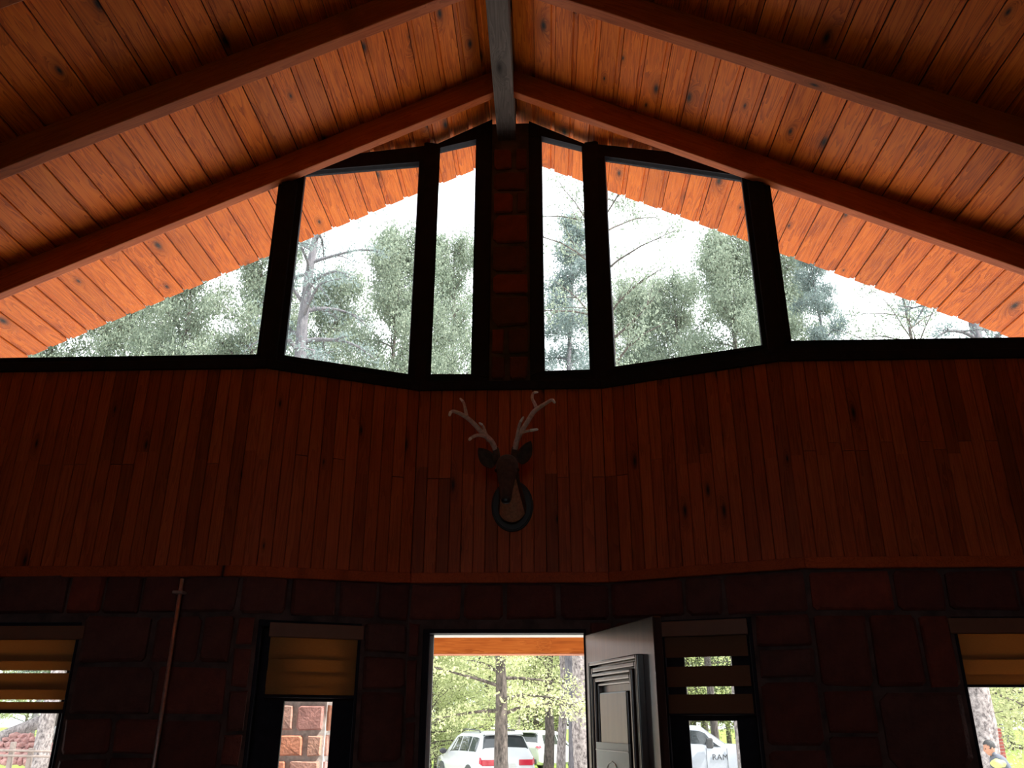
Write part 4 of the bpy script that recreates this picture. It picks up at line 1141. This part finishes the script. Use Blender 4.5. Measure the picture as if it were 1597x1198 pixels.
ST_X = [(-2.20, 0.45, 0.92, 0.98, 0.84, 0.76), (-2.17, 0.38, 0.98, 1.08, 0.90, 0.80), (-2.06, 0.34, 1.02, 1.18, 0.92, 0.80), (-1.72, 0.30, 1.04, 1.58, 0.92, 0.66), (-1.45, 0.28, 1.04, 1.64, 0.93, 0.66),
        (-0.6, 0.26, 1.0, 1.68, 0.93, 0.66), (0.2, 0.26, 0.97, 1.66, 0.93, 0.65), (0.6, 0.26, 0.97, 1.56, 0.93, 0.66), (1.2, 0.26, 0.96, 1.10, 0.92, 0.76), (1.5, 0.26, 0.93, 1.02, 0.91, 0.76), (2.05, 0.30, 0.84, 0.90, 0.86, 0.70), (2.22, 0.38, 0.70, 0.74, 0.74, 0.58)]
p = ground_at(817, 39.5)
c2, R2 = suv('white_crossover', (p.x + 0.85, 39.5 + 1.9, GZ), math.radians(90 - 27), 'far white crossover parked behind slim trunks, facing away', M['white_paint'], ST_X,
             [(3.4, 4.5, 4.5, 3.8), (4.6, 5.5, 5.5, 4.6), (5.6, 7.5, 6.6, 5.6)], (2.1, 3.3), (7.1, 8.0),
             [([(0.9, 2.9), (2.3, 2.9), (2.3, 3.5), (0.9, 4.6)], 'red_lens')], (-1.32, 1.35), 0.36)
bm = bmesh.new(); add_box(bm, -2.215, -2.19, -0.26, 0.26, 0.74, 0.88); bobj('number_plate', bm, M['plate'], c2)
bm = bmesh.new(); add_prism(bm, [(-1.80, -0.58, 1.60), (-1.80, 0.58, 1.60), (-1.55, 0.60, 1.665), (-1.55, -0.60, 1.665)], (-0.10, 0, 0.02)); bobj('spoiler', bm, M['white_paint'], c2)
bm = bmesh.new(); add_box(bm, -2.25, -2.12, -0.78, 0.78, 0.36, 0.56); soft(bobj('bumper', bm, M['trim_dark'], c2), 0.03, 2)
bm = bmesh.new(); bmesh.ops.create_uvsphere(bm, u_segments=12, v_segments=8, radius=1)
for v in bm.verts: v.co = Vector((v.co.x * 0.07, v.co.y * 0.12, v.co.z * 0.08))
o = bobj('mirror', bm, M['white_paint'], c2, True); o.location = (0.95, -1.02, 1.06)

ST_T = [(-2.9, 0.55, 1.30, 1.34, 0.96, 0.88), (-2.86, 0.50, 1.32, 1.37, 0.99, 0.92), (-1.35, 0.45, 1.32, 1.37, 1.0, 0.92), (-1.30, 0.45, 1.32, 1.40, 1.0, 0.90), (-1.22, 0.45, 1.32, 1.88, 1.0, 0.76), (-0.3, 0.45, 1.30, 1.97, 1.0, 0.77),
        (0.45, 0.45, 1.28, 1.93, 1.0, 0.76), (1.25, 0.45, 1.26, 1.38, 1.0, 0.88), (1.7, 0.45, 1.24, 1.36, 1.0, 0.88), (2.6, 0.47, 1.16, 1.28, 0.97, 0.82), (2.85, 0.52, 0.95, 1.02, 0.90, 0.72)]
p = ground_at(1128, 30.0)
c3 = None
c3, R3 = suv('white_pickup', (p.x, 31.0, GZ), math.radians(-3), 'silver white pickup facing right behind the thin pale trunk', M['silver_paint'], ST_T,
             [(4.1, 5.05, 5.05, 4.3), (5.15, 6.75, 6.15, 5.15)], None, (6.15, 6.95), [], (-1.75, 1.95), 0.42)
# put the windscreen foot at the photo's place
foot = at(1134, 1161, 30.0); c3.location = (foot.x - 1.2, 31.0, GZ)
bm = bmesh.new(); add_box(bm, -0.11, 0.11, -0.10, 0.10, -0.16, 0.16); o = soft(bobj('mirror', bm, M['trim_dark'], c3), 0.05, 2); o.location = (0.66, -1.14, 1.42)
bm = bmesh.new(); add_box(bm, -0.12, 0.12, -0.02, 0.02, -0.025, 0.025); o = soft(bobj('door_handle', bm, M['trim_dark'], c3), 0.01); o.location = (-0.35, -1.005, 1.14)
cu = bpy.data.curves.new('badge_lettering', 'FONT'); cu.body = 'RAM'; cu.size = 0.24; cu.extrude = 0.008; cu.align_x = 'CENTER'; cu.space_character = 1.1
cu.materials.append(M['trim_dark'])
to = bpy.data.objects.new('badge_tmp', cu); C.objects.link(to); bpy.context.view_layer.update()
me = bpy.data.meshes.new_from_object(to.evaluated_get(bpy.context.evaluated_depsgraph_get())); bpy.data.objects.remove(to)
o = mobj('badge_lettering', me, M['trim_dark'], c3); o.location = (0.98, -1.012, 0.92); o.rotation_euler = (PI / 2, 0, 0)
for x in (0.55, 1.22):
    bm = bmesh.new(); add_box(bm, x - 0.006, x + 0.006, -1.006, -0.99, 0.55, 1.27); bobj('door_seam', bm, M['trim_dark'], c3)

# ------------------------------------------------------------------ person passing outside the rightmost window
YQ = 17.0
ft = at(1556, 1198, YQ); gx = ft.x
per = empty('person', (gx, YQ, GZ), label='person in a dark grey jacket walking left, holding something yellow, by the grey trunk', cat='person')
hd = at(1543, 1167, YQ) - per.location
nk = at(1549, 1177, YQ) - per.location; sh_ = at(1557, 1184, YQ) - per.location
def skinned(name, verts, edges, radii, mat, parent, lv=2):
    me = bpy.data.meshes.new(name); me.from_pydata([tuple(v) for v in verts], edges, [])
    o = mobj(name, me, mat, parent)
    bpy.context.view_layer.objects.active = o
    sk = o.modifiers.new('skin', 'SKIN'); sk.use_smooth_shade = True
    ly = me.skin_vertices[0].data if me.skin_vertices else None
    if ly is None:
        ly = me.attributes  # modifier adds the layer
    for i, r_ in enumerate(radii): me.skin_vertices[0].data[i].radius = (r_, r_)
    me.skin_vertices[0].data[0].use_root = True
    sb = o.modifiers.new('sub', 'SUBSURF'); sb.levels = lv; sb.render_levels = lv
    return o
px_, hz = sh_.x + 0.16, 0.93
V = [(px_, 0, hz), (px_ - 0.02, 0, 1.10), (sh_.x + 0.02, 0, sh_.z - 0.10), (sh_.x - 0.03, 0, sh_.z), (nk.x, 0, nk.z), (hd.x + 0.01, 0, hd.z - 0.03),
     (sh_.x, -0.19, sh_.z - 0.05), (sh_.x + 0.10, -0.24, sh_.z - 0.32), (sh_.x - 0.12, -0.24, sh_.z - 0.45),
     (sh_.x, 0.19, sh_.z - 0.05), (sh_.x + 0.02, 0.24, sh_.z - 0.33), (sh_.x - 0.20, 0.22, sh_.z - 0.42),
     (px_ - 0.02, -0.10, hz - 0.06), (px_ - 0.20, -0.10, 0.52), (px_ - 0.12, -0.10, 0.10), (px_ - 0.30, -0.10, 0.05),
     (px_ + 0.02, 0.10, hz - 0.06), (px_ + 0.06, 0.10, 0.52), (px_ + 0.26, 0.10, 0.12), (px_ + 0.12, 0.10, 0.04)]
Ed = [(0, 1), (1, 2), (2, 3), (3, 4), (4, 5), (3, 6), (6, 7), (7, 8), (3, 9), (9, 10), (10, 11), (0, 12), (12, 13), (13, 14), (14, 15), (0, 16), (16, 17), (17, 18), (18, 19)]
Rd = [0.13, 0.13, 0.15, 0.12, 0.055, 0.06, 0.075, 0.055, 0.042, 0.075, 0.055, 0.042, 0.10, 0.075, 0.05, 0.045, 0.10, 0.075, 0.05, 0.045]
try:
    skinned('body', V, Ed, Rd, M['jacket'], per)
except Exception as ex:
    bm = bmesh.new()
    for a, b in Ed: add_tube(bm, [V[a], V[b]], [Rd[a], Rd[b]], 10)
    bobj('body', bm, M['jacket'], per, True)
# head with brow, nose, chin and ears, looking left (-x) and a little down
bm = bmesh.new(); bmesh.ops.create_uvsphere(bm, u_segments=24, v_segments=16, radius=1)
for v in bm.verts:
    q = v.co; x, y, z = q.x * 0.098, q.y * 0.078, q.z * 0.125
    if q.z < 0: x -= 0.018 * (-q.z); y *= 1 - 0.22 * (-q.z)
    if q.x < -0.85 and abs(q.y) < 0.25 and -0.35 < q.z < 0.1: x -= 0.022
    v.co = Vector((x, y, z))
for s in (-1, 1):
    b2 = bmesh.ops.create_uvsphere(bm, u_segments=8, v_segments=6, radius=1)
    for v in b2['verts']: v.co = Vector((v.co.x * 0.02 + 0.012, v.co.y * 0.01 + s * 0.078, v.co.z * 0.032 - 0.005))
o = bobj('head', bm, M['skin'], per, True); o.location = hd; o.rotation_euler = (0, math.radians(-14), 0)
bm = bmesh.new(); bmesh.ops.create_uvsphere(bm, u_segments=20, v_segments=14, radius=1)
for v in bm.verts: v.co = Vector((v.co.x * 0.106 + 0.012, v.co.y * 0.088, v.co.z * 0.110 + 0.034))
bmesh.ops.delete(bm, geom=[v for v in bm.verts if (v.co.x < -0.05 and v.co.z < 0.075) or v.co.z < -0.03], context='VERTS')
o = bobj('hair', bm, M['hair'], per, True); o.location = hd; o.rotation_euler = (0, math.radians(-14), 0)
bm = bmesh.new()
for s in (-1, 1):
    b2 = bmesh.ops.create_uvsphere(bm, u_segments=8, v_segments=6, radius=0.011)
    for v in b2['verts']: v.co += Vector((-0.088, s * 0.032, 0.01))
o = bobj('eyes', bm, M['eye'], per, True); o.location = hd; o.rotation_euler = (0, math.radians(-14), 0)
# hands: palm, four fingers and a thumb closed on the bundle
for s, i in ((-1, 8), (1, 11)):
    bm = bmesh.new(); w0 = Vector(V[i]); d = (Vector(V[i]) - Vector(V[i - 1])).normalized()
    add_tube(bm, [w0 - d * 0.02, w0 + d * 0.09], [0.026, 0.036], 8)
    for f in range(4):
        oy = (f - 1.5) * 0.019; Lf = (0.07, 0.08, 0.075, 0.06)[f]
        k0 = w0 + d * 0.085 + Vector((0, 0, oy)); add_tube(bm, [k0, k0 + d * Lf * 0.5 + Vector((0, -s * 0.008, 0)), k0 + d * Lf * 0.8 + Vector((0, -s * 0.035, 0)), k0 + d * Lf * 0.75 + Vector((0, -s * 0.055, 0))], [0.010, 0.0095, 0.009, 0.007], 6)
    k0 = w0 + d * 0.03 + Vector((0, -s * 0.02, 0.025)); add_tube(bm, [k0, k0 + d * 0.03 + Vector((0, -s * 0.02, 0.02)), k0 + d * 0.06 + Vector((0, -s * 0.035, 0.02))], [0.012, 0.011, 0.008], 6)
    bobj('hand', bm, M['skin'], per, True)
yb = at(1557, 1191, YQ - 0.3)
bm = bmesh.new(); bmesh.ops.create_icosphere(bm, subdivisions=3, radius=1.0)
for v in bm.verts:
    q = v.co; n_ = 0.14 * math.sin(q.x * 5 + q.z * 3) * math.cos(q.y * 4) ; v.co = Vector((q.x * 0.13 * (1 + n_), q.y * 0.09 * (1 + n_), q.z * 0.075 * (1 + n_)))
o = bobj('bundle', bm, M['yellow'], None, True); o.location = yb
tag(o, 'yellow-green bundle carried by the person outside the rightmost window', 'bundle')

# brick pier on the lawn edge
bp = at(1556, 1198, 24.0)
pr = empty('brick_pier', (bp.x + 0.14, 24.0, GZ), label='narrow red brick pier right of the massive grey trunk', cat='pier')
ph = at(1556, 1135, 24.0).z - GZ
bm = bmesh.new(); add_box(bm, -0.13, 0.13, 0.0, 0.26, 0, ph); bobj('mortar', bm, M['pillar_mortar'], pr)
bmk = bmesh.new(); add_box(bmk, -0.085, 0.085, -0.012, 0.02, -0.033, 0.033); bmk2 = bmesh.new(); add_box(bmk2, -0.04, 0.04, -0.012, 0.02, -0.033, 0.033)
mk = bpy.data.meshes.new('brick'); bmk.to_mesh(mk); mk.materials.append(M['brick']); mk2 = bpy.data.meshes.new('half_brick'); bmk2.to_mesh(mk2); mk2.materials.append(M['brick'])
z = 0.05; i = 0
while z < ph - 0.03:
    s = 1 if i % 2 else -1
    o = mobj('brick', mk, None, pr); o.location = (s * 0.045, 0, z)
    o = mobj('brick', mk2, None, pr); o.location = (-s * 0.09, 0, z)
    z += 0.08; i += 1

# ------------------------------------------------------------------ left window view: rubble pile, log, boulders, rail fence
YF = 22.0
gl0, gl1 = at(-70, 1180, YF), at(130, 1180, YF)
fz1, fz2 = at(40, 1171, YF).z, at(40, 1179, YF).z
fence = empty('rail_fence', ((gl0.x + gl1.x) / 2, YF, GZ), label='low weathered two-rail fence in front of the red rubble', cat='fence')
hw = (gl1.x - gl0.x) / 2
for zr_ in (fz1, fz2):
    bm = bmesh.new(); add_tube(bm, [(-hw, 0, zr_ - GZ + 0.02), (0, 0, zr_ - GZ), (hw, 0, zr_ - GZ - 0.03)], 0.028, 8); bobj('rail', bm, M['grey_wood'], fence, True)
for px in (-30, 14, 44, 88):
    x = at(px, 1180, YF).x - (gl0.x + gl1.x) / 2
    bm = bmesh.new(); add_box(bm, x - 0.055, x + 0.055, 0.03, 0.13, 0, fz1 - GZ + (0.06 if px != 14 else 0.2)); soft(bobj('post', bm, M['grey_wood'], fence), 0.01)
rs = random.Random(9)
def rubble(name, loc, sx, sy, sz, mat, label, cat, group=None, rz=0.0, sub=2):
    bm = bmesh.new(); bmesh.ops.create_icosphere(bm, subdivisions=sub, radius=1.0)
    ph_ = [rs.uniform(0, 6) for _ in range(6)]
    for v in bm.verts:
        q = v.co.copy(); k_ = max(abs(q.x), abs(q.y), abs(q.z)); q = q.lerp(q / k_ * 0.85, 0.55)
        q *= 1 + 0.10 * math.sin(q.x * 3 + ph_[0]) * math.cos(q.y * 4 + ph_[1]) + 0.06 * math.sin(q.z * 6 + ph_[2])
        v.co = Vector((q.x * sx, q.y * sy, q.z * sz))
    o = bobj(name, bm, mat, None, False); o.location = loc; o.rotation_euler = (rs.uniform(-.2, .2), rs.uniform(-.25, .25), rz); tag(o, label, cat, group); return o
YS = 27.0
for row, (py, x0, x1, dy) in enumerate(((1188, -12, 104, 0.0), (1179, -12, 104, 0.15), (1171, -12, 104, 0.35), (1163, -12, 100, 0.55), (1155, 2, 62, 0.75), (1149, 12, 44, 0.9))):
    px = x0 + rs.uniform(0, 8)
    while px < x1:
        wd = rs.uniform(7, 17)
        p = at(px + wd / 2, py, YS + dy)
        rubble('rubble_stone', p, wd * 0.0115, 0.28, rs.uniform(0.10, 0.16), M['rubble'], 'broken pinkish red stone lying in the rubble pile', 'stone', 'red stones of the rubble pile', rs.uniform(-.5, .5), 1)
        px += wd * 0.92
p = at(104, 1140, YS + 1.0); rubble('boulder', p, 0.42, 0.4, 0.30, M['boulder'], 'dark grey boulder on top of the rubble right of the pale trunk', 'boulder')
p = at(112, 1156, YS + 0.2); rubble('boulder', p, 0.34, 0.32, 0.24, M['boulder'], 'smaller grey boulder just below the dark one', 'boulder')
a, b = at(8, 1148, YS + 1.0), at(58, 1128, YS + 1.6)
lg = empty('fallen_log', (a + b) / 2, label='pale fallen log slanting over the rubble pile', cat='log')
bm = bmesh.new(); m_ = (a + b) / 2; add_tube(bm, [a - m_ - (b - a) * 0.3, a - m_, b - m_, b - m_ + (b - a) * 0.25], [0.17, 0.2, 0.2, 0.18], 12)
bobj('log', bm, M['bark_pale'], lg, True)
